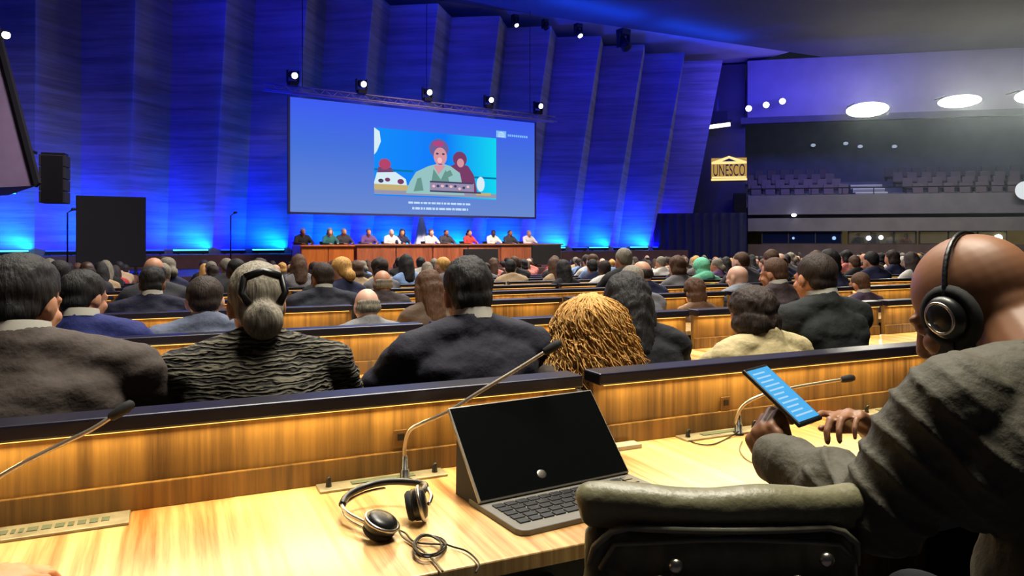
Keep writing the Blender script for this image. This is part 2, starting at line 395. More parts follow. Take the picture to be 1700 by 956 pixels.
# video window: u,v in 0..1 of the window
VX0, VX1, VZ0, VZ1 = SW * .30, SW * .815, SH * .17, SH * .80
m = bpy.data.materials.new('video_backdrop'); m.use_nodes = True; nt = m.node_tree; nt.nodes.remove(nt.nodes['Principled BSDF'])
e = nt.nodes.new('ShaderNodeEmission'); tc = nt.nodes.new('ShaderNodeTexCoord'); sx = nt.nodes.new('ShaderNodeSeparateXYZ'); r = nt.nodes.new('ShaderNodeValToRGB')
dv = nt.nodes.new('ShaderNodeMapRange'); dv.inputs[1].default_value = VX0; dv.inputs[2].default_value = VX1
r.color_ramp.elements[0].color = (*lin((20, 140, 250)), 1); r.color_ramp.elements[1].color = (*lin((20, 215, 240)), 1)
el = r.color_ramp.elements.new(.55); el.color = (*lin((20, 120, 250)), 1)
nt.links.new(tc.outputs['Object'], sx.inputs[0]); nt.links.new(sx.outputs[0], dv.inputs[0]); nt.links.new(dv.outputs[0], r.inputs[0])
nt.links.new(r.outputs[0], e.inputs[0]); nt.links.new(e.outputs[0], nt.nodes['Material Output'].inputs[0]); M_VID = m
cols_ = {'bg': M_VID, 'shirt': srgbm('shirt', (150, 196, 196)), 'shirt2': srgbm('shirt2', (104, 150, 140)), 'hair': srgbm('hair', (112, 96, 150)), 'band': srgbm('band', (176, 70, 130)),
         'skin': srgbm('skin', (212, 150, 160)), 'skin2': srgbm('skin2', (240, 190, 196)), 'maroon': srgbm('maroon', (120, 62, 104)), 'plate': srgbm('plate', (150, 140, 172)),
         'plated': srgbm('plated', (70, 66, 96)), 'table': srgbm('table', (196, 176, 120)), 'edge': srgbm('edge', (150, 150, 176)), 'white': srgbm('white', (214, 236, 244)), 'teal': srgbm('teal', (10, 120, 170)),
         'cap': srgbm('cap', (196, 222, 250)), 'logo': srgbm('logo', (128, 190, 246)), 'red': srgbm('red', (180, 70, 110))}
keys = list(cols_); vb = MB()
def vpoly(k, pts, lay):
    vb.mi = keys.index(k); y = -.022 - .0015 * lay
    vb.add([(VX0 + u * (VX1 - VX0), y, VZ0 + v * (VZ1 - VZ0)) for u, v in pts], [tuple(range(len(pts)))])
def vell(k, u, v, ru, rv, lay, n=20): vpoly(k, [(u + ru * math.cos(2 * PI * i / n), v + rv * math.sin(2 * PI * i / n)) for i in range(n)], lay)
def vrect(k, a, b_, c, d, lay): vpoly(k, [(a, b_), (c, b_), (c, d), (a, d)], lay)
vrect('bg', 0, 0, 1, 1, 0)
vpoly('white', [(0, 1), (.04, .95), (.05, .8), (.02, .65), (0, .6)], 1)
vrect('teal', 0, .37, .3, .40, 1); vrect('teal', .8, .33, 1, .36, 1)
vell('red', .08, .47, .045, .08, 2); vpoly('maroon', [(.02, .3), (.03, .42), (.13, .42), (.16, .3)], 1)
vpoly('white', [(0, .2), (.02, .34), (.16, .36), (.24, .26), (.25, .16), (0, .16)], 2)
vell('maroon', .1, .24, .02, .03, 3); vell('maroon', .2, .22, .025, .04, 3); vell('plated', .05, .22, .02, .03, 3)
vrect('table', 0, .08, .3, .17, 3); vrect('edge', 0, .02, 1, .09, 3); vrect('table', .82, .06, .95, .1, 4)
# person behind
vell('maroon', .68, .62, .06, .12, 2); vpoly('maroon', [(.6, .1), (.6, .5), (.66, .56), (.75, .52), (.8, .38), (.83, .1)], 2)
vell('skin', .685, .56, .03, .07, 3); vell('white', .86, .24, .035, .12, 3)
# speaker
vpoly('shirt', [(.24, .05), (.27, .22), (.32, .38), (.42, .48), (.52, .54), (.6, .5), (.68, .4), (.7, .22), (.72, .05)], 4)
vpoly('shirt2', [(.3, .08), (.33, .28), (.36, .3), (.38, .1)], 5); vpoly('shirt2', [(.56, .4), (.6, .44), (.62, .36), (.58, .32)], 5)
vpoly('shirt2', [(.44, .2), (.46, .44), (.52, .28), (.56, .44), (.6, .2)], 5)
vpoly('skin', [(.46, .5), (.5, .36), (.56, .5)], 6)
vell('hair', .505, .76, .08, .15, 6); vell('skin', .515, .64, .055, .14, 7); vell('band', .5, .83, .045, .045, 8)
vell('skin2', .51, .58, .02, .045, 8); vell('plated', .49, .68, .012, .015, 8); vell('plated', .54, .68, .012, .015, 8); vell('band', .515, .52, .018, .01, 8)
vrect('plate', .43, .1, .8, .24, 8); vrect('plated', .43, .23, .79, .255, 9); vrect('plated', .43, .085, .86, .11, 9)
random.seed(5)
for k in range(9): u = .46 + k * .036; vell('plated' if k % 2 else 'skin2', u, .17 + random.uniform(-.02, .02), .013, .022, 9, 8)
# caption lines made of short dashes, logo box and its line
def dashes(u0, u1, v, hgt, lay=1):
    u = u0
    while u < u1 - .01:
        wd = random.uniform(.012, .05); vrect('cap', u, v - hgt / 2, min(u1, u + wd), v + hgt / 2, lay); u += wd + .007
dashes(.26, .77, -.09, .03); dashes(.29, .75, -.175, .035)
vrect('logo', 1.0, 1.02, 1.09, 1.13, 1); vrect('cap', 1.015, 1.03, 1.075, 1.045, 2)
for k in range(5): vrect('cap', 1.02 + k * .012, 1.05, 1.026 + k * .012, 1.085, 2)
vpoly('cap', [(1.015, 1.09), (1.075, 1.09), (1.045, 1.115)], 2)
u = 1.105
while u < 1.29: vrect('logo', u, 1.05, u + .014, 1.085, 1); u += .019
vb.build('projected_picture', [cols_[k] for k in keys], scr)
area_along('screen_glow', S(sc_t0 + SW / 2, sc_d + .15, sc_h0 + SH / 2), UN, UU, SW * .9, SH * .9, 30, (.3, .5, 1.0))
# beam over the screen with its five spotlights
beam = thing('lighting_beam', 'long purple-lit hanging beam along the top edge of the projection screen', 'beam', S(sc_t0 - .8, sc_d, sc_h1 + .1), UANG)
b = MB(); L_ = sc_w + 1.8
for yy, zz in ((-.12, .04), (.12, .04), (0, .24)): b.tube([(0, yy, zz), (L_, yy, zz)], .03, 8)
b.build('chords', mat('beam_metal', (120, 110, 150), .45, .3), beam, True)
b = MB(); n = 26
for k in range(n):
    x0 = L_ * k / n; x1 = L_ * (k + .5) / n; x2 = L_ * (k + 1) / n
    for yy in (-.12, .12): b.tube([(x0, yy, .04), (x1, 0, .24), (x2, yy, .04)], .012, 5)
b.build('lattice', mat('beam_metal', (120, 110, 150)), beam)
b = MB()
for x in (1.2, L_ / 2, L_ - 1.2): b.tube([(x, 0, .24), (x, 0, 4.2)], .012, 5)
b.build('hanging_cables', M_BLACKM, beam)
EM_SPOT = emis('white_lamp', (225, 230, 255), 6)
def moving_head(name, label, loc, group, rz=0, sc=1.0, em=EM_SPOT, tilt=55):
    th = thing(name, label, 'spotlight', loc, rz, group); th.scale = (sc,) * 3
    b = MB(); b.box((0, 0, .06), (.26, .22, .12)); b.build('base', M_BLACKM, th, bevel=.02)
    b = MB(); b.box((-.15, 0, .26), (.04, .1, .34)).box((.15, 0, .26), (.04, .1, .34)); b.build('yoke', M_BLACKM, th, bevel=.015)
    Mr = Matrix.Rotation(R(tilt), 3, 'X'); ax = Mr @ Vector((0, 0, -1)); c = Vector((0, 0, .3))
    b = MB(); b.tube([c - ax * .17, c - ax * .12, c + ax * .08, c + ax * .18], [.06, .1, .11, .12], 14); b.build('head', M_BLACKM, th, True)
    b = MB(); b.tube([c + ax * .178, c + ax * .19], .085, 14); b.build('lens', em, th)
    return th
for k, px in enumerate((486, 600, 709, 811, 893)):
    rr = (px - CX) / FOC; Oc = Vector((-11 + .552 * sc_d, 24.6 - .834 * sc_d)); t = (rr * Oc.y - Oc.x) / (.834 - .552 * rr)
    moving_head('stage_spotlight', 'black spotlight standing on the beam above the screen, %s from the black loudspeaker end' % ordn(k + 1), S(t, sc_d, sc_h1 + .35), 'spotlights on the beam over the screen', UANG, 1.15, tilt=-75)

# spotlights at the ceiling edge
for k, (px, py, z) in enumerate(((855, 20, 29.4), (960, 40, 30.6), (1035, 50, 31.4), (905, 30, 30))):
    p = P(px, py, z); th = moving_head('ceiling_spotlight', ['small lit spotlight hanging at the dark ceiling edge above the screen', 'white-lensed spotlight hanging at the dark ceiling edge, middle of the group', 'boxy dark spotlight hanging at the dark ceiling edge nearest the grey wing', 'small dark spotlight between two lit ones at the ceiling edge'][k], (p.x, p.y, 10.28), 'spotlights along the ceiling edge', UANG, [1.0, 1.2, 1.9, .9][k], EM_SPOT if k in (0, 1) else M_BLACK, tilt=140)
    th.rotation_euler = (PI, 0, UANG)

# ================================================================== PEOPLE
def head_mb(b, c, Rm, s=1.0, neck=None, face=True):
    def T(v): return Vector(c) + Rm @ (Vector(v) * s)
    def E(v, r): b.ell(T(v), tuple(k * s for k in r), Rm)
    E((0, -.012, .028), (.076, .098, .092)); E((0, .025, -.035), (.061, .07, .078)); E((0, .058, -.088), (.03, .03, .026))
    E((0, -.045, -.02), (.062, .055, .06))
    if face:
        b.cap(T((0, .092, .01)), T((0, .112, -.03)), .010 * s, .015 * s); E((0, .09, -.038), (.02, .014, .009))
        for sx in (-1, 1):
            E((sx * .078, -.008, -.008), (.010, .02, .033)); E((sx * .075, -.003, -.032), (.009, .011, .013))
            E((sx * .03, .078, .018), (.024, .014, .009)); E((sx * .031, .08, .0), (.014, .012, .011)); E((sx * .04, .066, -.03), (.022, .02, .02))
        E((0, .086, -.06), (.024, .012, .007)); E((0, .084, -.07), (.02, .011, .007))
    if neck is not None: b.cap(T((0, -.03, -.05)), neck, .056 * s, .066 * s)
def hand_mb(b, M, side=1, curl=(25, 35, 20), spread=.0, thumb=35, s=1.0, index_curl=None, arm=None):
    # M: 4x4, wrist at origin, fingers +Y, palm faces -Z, thumb on x = -side
    def T(x, y, z): return M @ Vector((x * s, y * s, z * s))
    b.cap(T(-.018, .018, 0), T(-.026, .082, .002), .017 * s, .014 * s); b.cap(T(.0, .012, 0), T(-.004, .088, .004), .018 * s, .0145 * s)
    b.cap(T(.014, .014, 0), T(.016, .084, .003), .017 * s, .0135 * s); b.cap(T(.024, .02, -.002), T(.033, .075, 0), .015 * s, .012 * s)
    b.cap(T(0, -.03, 0), T(0, .03, 0), .025 * s, .024 * s)
    for i, (x, y, ls, rr) in enumerate(((-.029, .090, (.044, .027, .021), .0092), (-.009, .096, (.048, .030, .022), .0095), (.011, .092, (.045, .028, .021), .009), (.031, .080, (.035, .021, .019), .0078))):
        x *= side; p = Vector((x, y, .002)); a = 0; fan = (x * 3.0 + spread * (i - 1.5)) * 1.0
        cs = index_curl if (i == 0 and index_curl) else curl
        for L0, cu in zip(ls, cs):
            a += R(cu); q = p + Vector((math.sin(fan) * L0 * math.cos(a), L0 * math.cos(a), -L0 * math.sin(a)))
            b.cap(T(*p), T(*q), rr * s, rr * .9 * s); p = q; rr *= .93
    ta = R(thumb)
    p0 = Vector((-.022 * side, .02, -.006)); p1 = p0 + Vector((-math.sin(ta) * side * .04, math.cos(ta) * .035, -.012))
    p2 = p1 + Vector((-math.sin(ta * .6) * side * .032, math.cos(ta * .6) * .03, -.008)); p3 = p2 + Vector((-math.sin(ta * .2) * side * .02, .024, -.006))
    b.cap(T(*p0), T(*p1), .015 * s, .012 * s); b.cap(T(*p1), T(*p2), .0115 * s, .0105 * s); b.cap(T(*p2), T(*p3), .0105 * s, .0085 * s)
def frame(o, y, z):
    y = Vector(y).normalized(); z = Vector(z); z = (z - y * z.dot(y)).normalized(); x = y.cross(z)
    return Matrix.Translation(Vector(o)) @ Matrix((x, y, z)).transposed().to_4x4()
def RM(yaw=0, pitch=0, roll=0):  # yaw + = turn to own left, pitch + = nod forward
    return (Matrix.Rotation(R(yaw), 3, 'Z') @ Matrix.Rotation(-R(pitch), 3, 'X') @ Matrix.Rotation(R(roll), 3, 'Y'))
def fold(scale=(9, 9, 22), amp=.006, seed=0):
    off = Vector((seed * 3.1, seed * 1.7, seed))
    def f(co): return amp * (noise.noise(Vector((co.x * scale[0], co.y * scale[1], co.z * scale[2])) + off) * 1.3 + .4 * noise.noise(Vector((co.x * 30, co.y * 30, co.z * 45)) + off))
    return f

def make_seated(kind='man', vox=.018, hair='short', lean=.05, yaw=0, pitch=8, seed=0, detail=False, width=1.0, arms='desk', hoff=(0, 0)):
    """meshes for a seated figure facing +Y with the seat at z=.45; returns dict name->mesh"""
    w_ = width * (1.0 if kind == 'man' else .88)
    hipz = .54; sh = Vector((0, lean, .99)); nk = Vector((0, lean + .02, 1.06)); hc = Vector((hoff[0], lean + .055 + hoff[1] + pitch * .0008, 1.155 - pitch * .0008)); Rm = RM(yaw, pitch)
    el = lambda s: Vector((s * .27 * w_, .16 + lean, .80)); wr = lambda s: Vector((s * .13, .42 + lean * .5, .79)); sho = lambda s: Vector((s * .185 * w_, sh.y, sh.z - .01))
    if arms == 'lap': el = lambda s: Vector((s * .25 * w_, .03 + lean, .74)); wr = lambda s: Vector((s * .1, .25, .64))
    b = MB(); head_mb(b, hc, Rm, 1.0, nk)
    b.cap(nk, (0, lean * .7, .9), .062, .09)
    b.cap((0, 0, hipz), (0, lean * .5, .8), .11 * w_, .1 * w_); b.cap((-.09 * w_, lean, .93), (.09 * w_, lean, .93), .075)
    for s in (-1, 1):
        b.cap(sho(s), el(s), .05, .04); b.cap(el(s), wr(s), .04, .028)
        b.cap((s * .09, 0, .53), (s * .12, .40, .50), .07, .055); b.cap((s * .12, .40, .50), (s * .12, .42, .10), .052, .038)
        b.cap((s * .12, .40, .045), (s * .13, .56, .035), .04, .032)
        d = (wr(s) - el(s)).normalized(); d.z = 0
        if detail: hand_mb(b, frame(wr(s) + d * .02, d, (0, 0, 1)), -s, curl=(15, 25, 15))
        else:
            b.cap(wr(s), wr(s) + d * .09, .03, .026); b.cap(wr(s) + d * .09, wr(s) + d * .16 + Vector((0, 0, -.015)), .022, .014)
    out = {'body': fuse(b, 'body', vox * (.55 if detail else 1), 3 if detail else 2)}
    b = MB()
    k = 1.0 if kind == 'man' else .92
    b.cap((-.075 * w_, 0, .56), (.075 * w_, 0, .56), .135 * k); b.cap((-.07 * w_, lean * .5, .75), (.07 * w_, lean * .5, .75), .125 * k)
    b.cap((-.1 * w_, lean * .9, .9), (.1 * w_, lean * .9, .9), .115 * k); b.ell((0, lean * .75, .84), (.19 * w_, .135, .2))
    for s in (-1, 1):
        b.cap(sho(s), (s * .05, lean, 1.035), .068 * k, .058 * k); b.cap(sho(s) + Vector((0, 0, -.01)), el(s), .072 * k, .056 * k); b.cap(el(s), wr(s) - (wr(s) - el(s)) * .06, .056 * k, .042 * k)
    b.tube([(0, lean - .005, 1.0), (0, lean + .003, 1.06), (0, lean + .012, 1.088)], [.085, .075, .068], 14)
    out['top'] = fuse(b, 'top', vox * (.7 if detail else 1), 4, fold(amp=.005 if not detail else .007, seed=seed))
    b = MB()
    for s in (-1, 1):
        b.cap((s * .08, -.02, .53), (s * .12, .41, .51), .09, .07); b.cap((s * .12, .41, .51), (s * .12, .43, .13), .068, .055); b.cap((s * .12, .40, .06), (s * .13, .58, .05), .05, .045)
    out['trousers'] = fuse(b, 'trousers', max(vox, .018), 3)
    # hair
    def T(v): return hc + Rm @ Vector(v)
    b = MB()
    hs = seed
    if hair == 'short':
        b.ell(T((0, -.022, .042)), (.083, .098, .09), Rm); b.ell(T((0, -.055, -.01)), (.07, .055, .06), Rm)
    elif hair == 'thick':
        b.ell(T((0, -.02, .043)), (.085, .101, .093), Rm); b.ell(T((0, -.057, -.012)), (.073, .056, .064), Rm)
    elif hair == 'fringe':   # bald on top, hair at the sides
        b.ell(T((0, -.05, -.012)), (.086, .064, .05), Rm); b.ell(T((0, -.06, .02)), (.078, .055, .03), Rm)
    elif hair in ('long', 'wavy'):
        b.ell(T((0, -.02, .042)), (.09, .105, .098), Rm); b.cap(T((0, -.055, .0)), T((0, -.085, -.2)), .088, .08)
        for s in (-1, 1): b.cap(T((s * .06, -.02, .0)), T((s * .075, -.05, -.18)), .045, .04)
    elif hair == 'bob':
        b.ell(T((0, -.02, .042)), (.093, .107, .1), Rm); b.ell(T((0, -.04, -.04)), (.096, .085, .085), Rm)
    elif hair == 'bun':
        b.ell(T((0, -.02, .042)), (.086, .1, .094), Rm); b.ell(T((0, -.055, -.015)), (.072, .055, .06), Rm); b.ell(T((0, -.115, -.045)), (.058, .05, .058), Rm)
    elif hair == 'cropped':
        b.ell(T((0, -.018, .036)), (.0785, .0975, .088), Rm); b.ell(T((0, -.05, -.02)), (.066, .052, .05), Rm)
    elif hair == 'scarf':
        b.ell(T((0, -.012, .03)), (.092, .106, .11), Rm); b.ell(T((0, -.02, -.05)), (.084, .088, .09), Rm); b.cap(T((0, -.01, -.09)), (0, lean, 1.03), .075, .11)
    if hair != 'bald':
        am = {'wavy': .012, 'thick': .006, 'bob': .008, 'long': .006}.get(hair, .003)
        def f(co): return am * (noise.noise(co * 22 + Vector((hs, 0, 0))) + .6 * noise.noise(Vector((co.x * 90, co.y * 90, co.z * 25))))
        # clear the face: cut everything well ahead of the hairline
        me = fuse(b, 'hair', vox * (.5 if detail else .75), 2, f)
        if hair != 'scarf':
            bm = bmesh.new(); bm.from_mesh(me); inv = Rm.inverted()
            lowest = {'short': -.06, 'cropped': -.06, 'fringe': -.05}.get(hair, -1)
            kill = []
            for v in bm.verts:
                l = inv @ (v.co - hc)
                if (l.y > .042 and l.z < .075) or (l.y > .02 and l.z < .03 and abs(l.x) < .08) or (abs(l.x) > .06 and l.y > -.02 and l.z < .005 and hair in ('short', 'cropped', 'thick', 'bun')) or l.z < lowest: kill.append(v)
            bmesh.ops.delete(bm, geom=kill, context='VERTS'); bm.to_mesh(me); bm.free()
        out['hair'] = me
    return out
SKINS = [mat('skin_%d' % i, c, .5) for i, c in enumerate(((214, 160, 132), (196, 140, 110), (150, 98, 72), (104, 66, 48), (70, 44, 34), (224, 178, 156)))]
def cloth(name, c, rough=.85, nz=.12, bump=.3): return mat('cloth_' + name, c, rough, nz=nz, ns=60, bump=bump)
def hairm(name, c): return mat('hair_' + name, c, .7, nz=.4, ns=34, stretch=(4, 4, .5), bump=.6)
HAIR = {'black': hairm('black', (20, 17, 20)), 'dark brown': hairm('dark_brown', (44, 30, 24)), 'brown': hairm('brown', (84, 56, 38)), 'grey': hairm('grey', (134, 126, 112)),
        'white': hairm('white', (196, 190, 180)), 'blonde': hairm('blonde', (206, 156, 84))}
TROU = cloth('trousers', (26, 26, 32))
def put_person(meshes, label, loc, rotz, top, hairc, skin, scale=1.0, group=None, topname='jacket', name='person', trous=None):
    th = thing(name, label, 'person', loc, rotz, group); th.scale = (scale,) * 3
    link('body', meshes['body'], th, [skin]); link(topname, meshes['top'], th, [top]); link('trousers', meshes['trousers'], th, [trous or TROU])
    if 'hair' in meshes: link('hair' if not meshes.get('scarf') else 'headscarf', meshes['hair'], th, [hairc])
    return th

# ================================================================== DESKS
UW = 1.37; UP = 1.42; XR0 = -.40
def desk_proto():
    th = thing('desk_unit', 'x', 'desk')
    b = MB(); b.box2((-UW / 2, -.022, 0), (UW / 2, 0, .915)); b.build('front_panel', M_PANEL, th)
    b = MB(); b.box2((-UW / 2, -.034, .742), (UW / 2, -.022, .797)); b.build('reflection_strip', M_PANEL, th, bevel=.002)  # added strip, its edge imitates a reflection boundary across the panel
    b = MB(); b.box2((-UW / 2, -.056, .912), (UW / 2, .03, .945)); b.build('cap_rail', M_CAP, th, bevel=.005)
    b = MB(); b.box2((-UW / 2 + .02, -.046, .9095), (UW / 2 - .02, -.03, .912)); b.build('led_strip', M_LED, th)
    b = MB(); b.box2((-UP / 2, -.565, .712), (UP / 2, -.022, .742)); b.build('desktop', M_TOP, th, bevel=.003)
    b = MB(); b.box2((-UW / 2 + .03, -.50, .56), (UW / 2 - .03, -.47, .712)); b.build('apron', M_DARK, th)
    for s in (-1, 1):
        b = MB(); b.box2((s * (UW / 2 - .04), -.5, 0), (s * (UW / 2), -.03, .712)); b.build('side_support', M_DARK, th)
    return th
desk0 = desk_proto(); used = False
LEDC = (1.0, .76, .38)
desk_no = {}
def put_desk(j, k):
    global used
    Y = 1.75 + 1.35 * (k - 1); X = XR0 + UP * (j + .5)
    loc = (X, Y, fz(Y))
    n = desk_no[k] = desk_no.get(k, 0) + 1
    lab = 'lit veneer desk with black rail, %s from left in the %s desk row' % (ordn(n), ordn(k))
    if k == 1: lab = ['nearest-row lit veneer desk unit cut off at the picture edge, gooseneck microphone rising from it', 'nearest-row lit veneer desk unit carrying the laptop and the grey headphones', 'nearest-row lit veneer desk unit where the bald man uses his phone'][n - 1]
    if not used:
        th = desk0; th.location = loc; th['label'] = lab; used = True
    else: th = dup(desk0, loc, label=lab)
    th['group'] = 'lit veneer desks in rows'
    if k <= 4:
        area_along('desk_led', (X, Y - .043, fz(Y) + .907), (0, -.38, -1), (1, 0, 0), UW - .06, .014, {1: 3.7, 2: 3.8, 3: 2.6, 4: 2.0}[k], LEDC, spread=165)
for j in (-1, 0, 1): put_desk(j, 1)
for k in range(2, 10):
    Y = 1.75 + 1.35 * (k - 1)
    j0 = int(math.floor((-.19 * Y - XR0) / UP)); j1 = int(math.ceil((1.36 * Y - XR0) / UP))
    for j in range(j0, min(j1, j0 + 19)):
        X = XR0 + UP * (j + .5)
        if (Vector((X, Y, 0)) - UO).dot(UN) > 8.2: put_desk(j, k)

# ================================================================== CHAIRS
def chair_proto():
    th = thing('conference_chair', 'x', 'chair')
    b = MB(); b.cap((-.15, .16, .44), (.15, .16, .44), .05); b.cap((-.16, -.14, .44), (.16, -.14, .44), .05); b.box((0, .01, .44), (.42, .36, .085))
    link('seat', fuse(b, 'seat', .012, 4), th, [M_LEATHER])
    b = MB()
    for i in range(9):
        x = -.19 + .38 * i / 8; y = -.235 - .03 * (1 - (x / .19) ** 2)
        b.cap((x, y - .02, .76), (x, y + .005, .5), .03)
        b.cap((x, y - .022, .842), (x, y - .018, .76), .024)
    link('backrest', fuse(b, 'backrest', .011, 3), th, [M_LEATHER])
    b = MB(); pts = [(-.2 + .4 * i / 12, -.262 - .03 * (1 - ((i - 6) / 6) ** 2), .899 + .003 * math.sin(i)) for i in range(13)]
    for p, q in zip(pts, pts[1:]): b.cap(p, q, .029)
    for p, q in zip(pts, pts[1:]): b.cap(Vector(p) + Vector((0, .004, -.022)), Vector(q) + Vector((0, .004, -.022)), .024)
    link('top_pad', fuse(b, 'top_pad', .008, 4, fold((6, 6, 20), .003, 4)), th, [M_LEATHER])
    b = MB()
    b.tube([(-.205, -.265, .80), (-.2, -.285, .835), (-.175, -.295, .862)] + [(-.15 + .3 * i / 10, -.297 - .022 * (1 - ((i - 5) / 5) ** 2), .869 + .004 * (1 - ((i - 5) / 5) ** 2)) for i in range(11)] + [(.175, -.295, .862), (.2, -.285, .84), (.21, -.262, .80)], .0055, 8)
    b.tube([(-.19, -.28, .80)] + [(-.17 + .34 * i / 12, -.292 - .022 * (1 - ((i - 6) / 6) ** 2), .842 + .016 * math.sin(PI * i / 12)) for i in range(13)] + [(.2, -.27, .81)], .0045, 8)
    b.build('piping', mat('pale_piping', (120, 116, 98), .45), th, True)
    b = MB()
    b.tube([(-.2, -.24, .46), (-.225, -.285, .6), (-.21, -.3, .78)], .012, 8); b.tube([(.2, -.24, .46), (.225, -.285, .6), (.21, -.3, .78)], .012, 8); b.tube([(-.21, -.3, .78), (0, -.335, .785), (.21, -.3, .78)], .011, 8)
    b.build('back_frame', M_BLACK, th, True)
    for x, z, r in ((-.107, .79, .017), (-.084, .822, .011), (.096, .793, .015), (.141, .828, .011)):
        b = MB(); y = -.30 - .022 * (1 - (x / .2) ** 2); b.ell((x, y - .004, z), (r, .008, r)); b.build('bolt', M_STEEL, th, True)
    for s in (-1, 1):
        b = MB(); b.tube([(s * .22, -.2, .45), (s * .255, -.2, .52), (s * .262, -.17, .64)], .012, 8); b.cap((s * .262, -.2, .65), (s * .262, .08, .65), .02); b.build('armrest', M_BLACK, th, True)
    b = MB(); b.tube([(0, 0, .06), (0, 0, .2), (0, 0, .2), (0, 0, .4)], [.035, .035, .022, .022], 12); b.build('column', M_STEEL, th, True)
    for i in range(5):
        a = 2 * PI * i / 5 + .3; b = MB(); e = Vector((math.cos(a), math.sin(a), 0))
        b.tube([Vector((0, 0, .10)), e * .15 + Vector((0, 0, .095)), e * .27 + Vector((0, 0, .07))], [.026, .02, .013], 8); b.ell(e * .27 + Vector((0, 0, .028)), (.022, .022, .028)); b.build('leg', M_BLACK, th, True)
    return th
chair0 = chair_proto()
cc = CW(.325, 1.12); rz = -YAW; off = Matrix.Rotation(rz, 3, 'Z') @ Vector((0, -.29, 0))
chair0.location = (cc.x - off.x, cc.y - off.y, 0); chair0.rotation_euler = (0, 0, rz)
chair0['label'] = 'empty dark olive leather chair with pale piping at the nearest desk'; chair0['group'] = 'leather conference chairs'

# ================================================================== NEAR AUDIENCE
M_LDARK = mat('dark_leather', (20, 20, 19), .5, bump=.2, ns=60)
def dark_chair(c):
    c.scale = (1, 1, .93)
    for ch in c.children:
        if ch.name.split('.')[0] in ('seat', 'backrest', 'top_pad'): ch.material_slots[0].link = 'OBJECT'; ch.material_slots[0].material = M_LDARK
        if ch.name.split('.')[0] == 'piping': ch.material_slots[0].link = 'OBJECT'; ch.material_slots[0].material = M_BLACK
    return c
def CR(c): return cloth('%d_%d_%d' % c, c)
def near(px, Y, toppy, label, top, hair, hcol, skin, kind='man', vox=.014, yaw=0, pitch=8, lean=.05, rz=0, seed=1, width=1, topname='jacket', mt=None, chair=True, arms='desk', pose_top=1.25, group=None, sx=1.0, chairlab=None):
    z = zY(px, Y); loc = P(px, 400, z); h = CAMH - (toppy - HY) * z / FOC; g = fz(loc.y)
    me = make_seated(kind, vox, hair, lean, yaw, pitch, seed, True, width, arms)
    s = (h - g) / (pose_top + (.012 if hair not in ('bald',) else 0) - pitch * .0006)
    th = put_person(me, label, (loc.x, loc.y, g), R(rz), mt or CR(top), HAIR.get(hcol) or hcol, SKINS[skin], 1, group, topname)
    th.scale = (s * sx, s * sx, s)
    if topname == 'jacket' and hair in ('short', 'thick'):
        b = MB(); b.tube([(0, lean + .008, 1.07), (0, lean + .012, 1.088), (0, lean + .016, 1.104)], [.071, .0695, .0675], 24, caps=False); b.build('shirt_collar', mat('pale_collar', (190, 186, 176), .8), th, True)
    if chair: dark_chair(dup(chair0, (loc.x, loc.y - .02, g), R(rz), chairlab or ('dark leather chair under the ' + label.split(' ', 1)[0] + ' ' + ' '.join(label.split()[1:9])), 'leather conference chairs'))
    return th
A_ = near(28, 2.18, 438, 'person in brown-grey jacket with dark hair, cut off at the picture edge', (72, 62, 58), 'thick', 'black', 1, yaw=-25, lean=.02, seed=2, width=1.36, sx=1.04, chairlab='dark chair behind the brown-grey jacket at the picture edge')
C_ = near(432, 2.2, 450, 'person in ribbed grey and black knit with grey hair gathered in a bun', None, 'bun', 'grey', 1, 'woman', mt=M_KNIT, topname='knitted_top', yaw=4, pitch=4, seed=3, width=1.36, sx=1.0, chairlab='dark chair behind the ribbed grey and black knit top')
F_ = near(796, 2.2, 440, 'broad-shouldered person in dark navy suit with black hair, directly behind the laptop', (28, 28, 44), 'thick', 'black', 2, yaw=-6, seed=5, width=1.24, sx=.98, chairlab='dark chair behind the broad navy suit near the laptop')
H_ = near(1060, 2.38, 465, 'person with long black hair and black jacket beside the curly blonde', (18, 18, 26), 'long', 'black', 1, 'woman', yaw=-10, seed=6, width=1.1, sx=1.12, chair=False, rz=-10)
I_ = near(1283, 2.25, 487, 'person with tousled dark bob and pale yellow top behind the phone', (186, 170, 128), 'bob', 'dark brown', 1, 'woman', topname='blouse', yaw=-20, seed=7, sx=1.22, width=1.1, chairlab='dark chair with pale rim behind the pale yellow top')
J_ = near(1383, 2.45, 428, 'person in black suit with short dark hair, above the nearest right desk rail', (24, 28, 30), 'short', 'dark brown', 1, yaw=-8, seed=8, width=1.15, sx=1.05, chair=False, pitch=2)
B_ = near(128, 3.5, 459, 'person in bright navy blue jacket with black hair, turned to one side', (28, 38, 104), 'thick', 'black', 1, yaw=-30, seed=9, width=1.1, sx=1.08, vox=.018, rz=-8, chairlab='dark chair behind the bright navy blue jacket')
D_ = near(342, 3.55, 467, 'person with cropped dark grey hair and pale blue-grey striped collar shirt', (96, 104, 128), 'short', 'dark brown', 5, yaw=-4, seed=10, vox=.018, topname='shirt', sx=1.1, chairlab='dark chair behind the pale blue-grey shirt')
E_ = near(616, 3.85, 484, 'bald person with a fringe of grey hair and light grey shirt', (130, 130, 134), 'fringe', 'grey', 5, seed=11, vox=.018, topname='shirt', pitch=14, chairlab='dark chair behind the bald person in light grey')
Q_ = near(722, 4.2, 455, 'person with long light brown hair beside the broad navy suit', (90, 72, 60), 'long', 'brown', 5, 'woman', seed=12, vox=.018, topname='blouse', chair=False, rz=6)
K_ = near(1302, 3.9, 433, 'person with short brown hair and dark jacket, left of the black suit', (60, 48, 52), 'short', 'brown', 1, seed=13, vox=.018, chair=False, yaw=20)
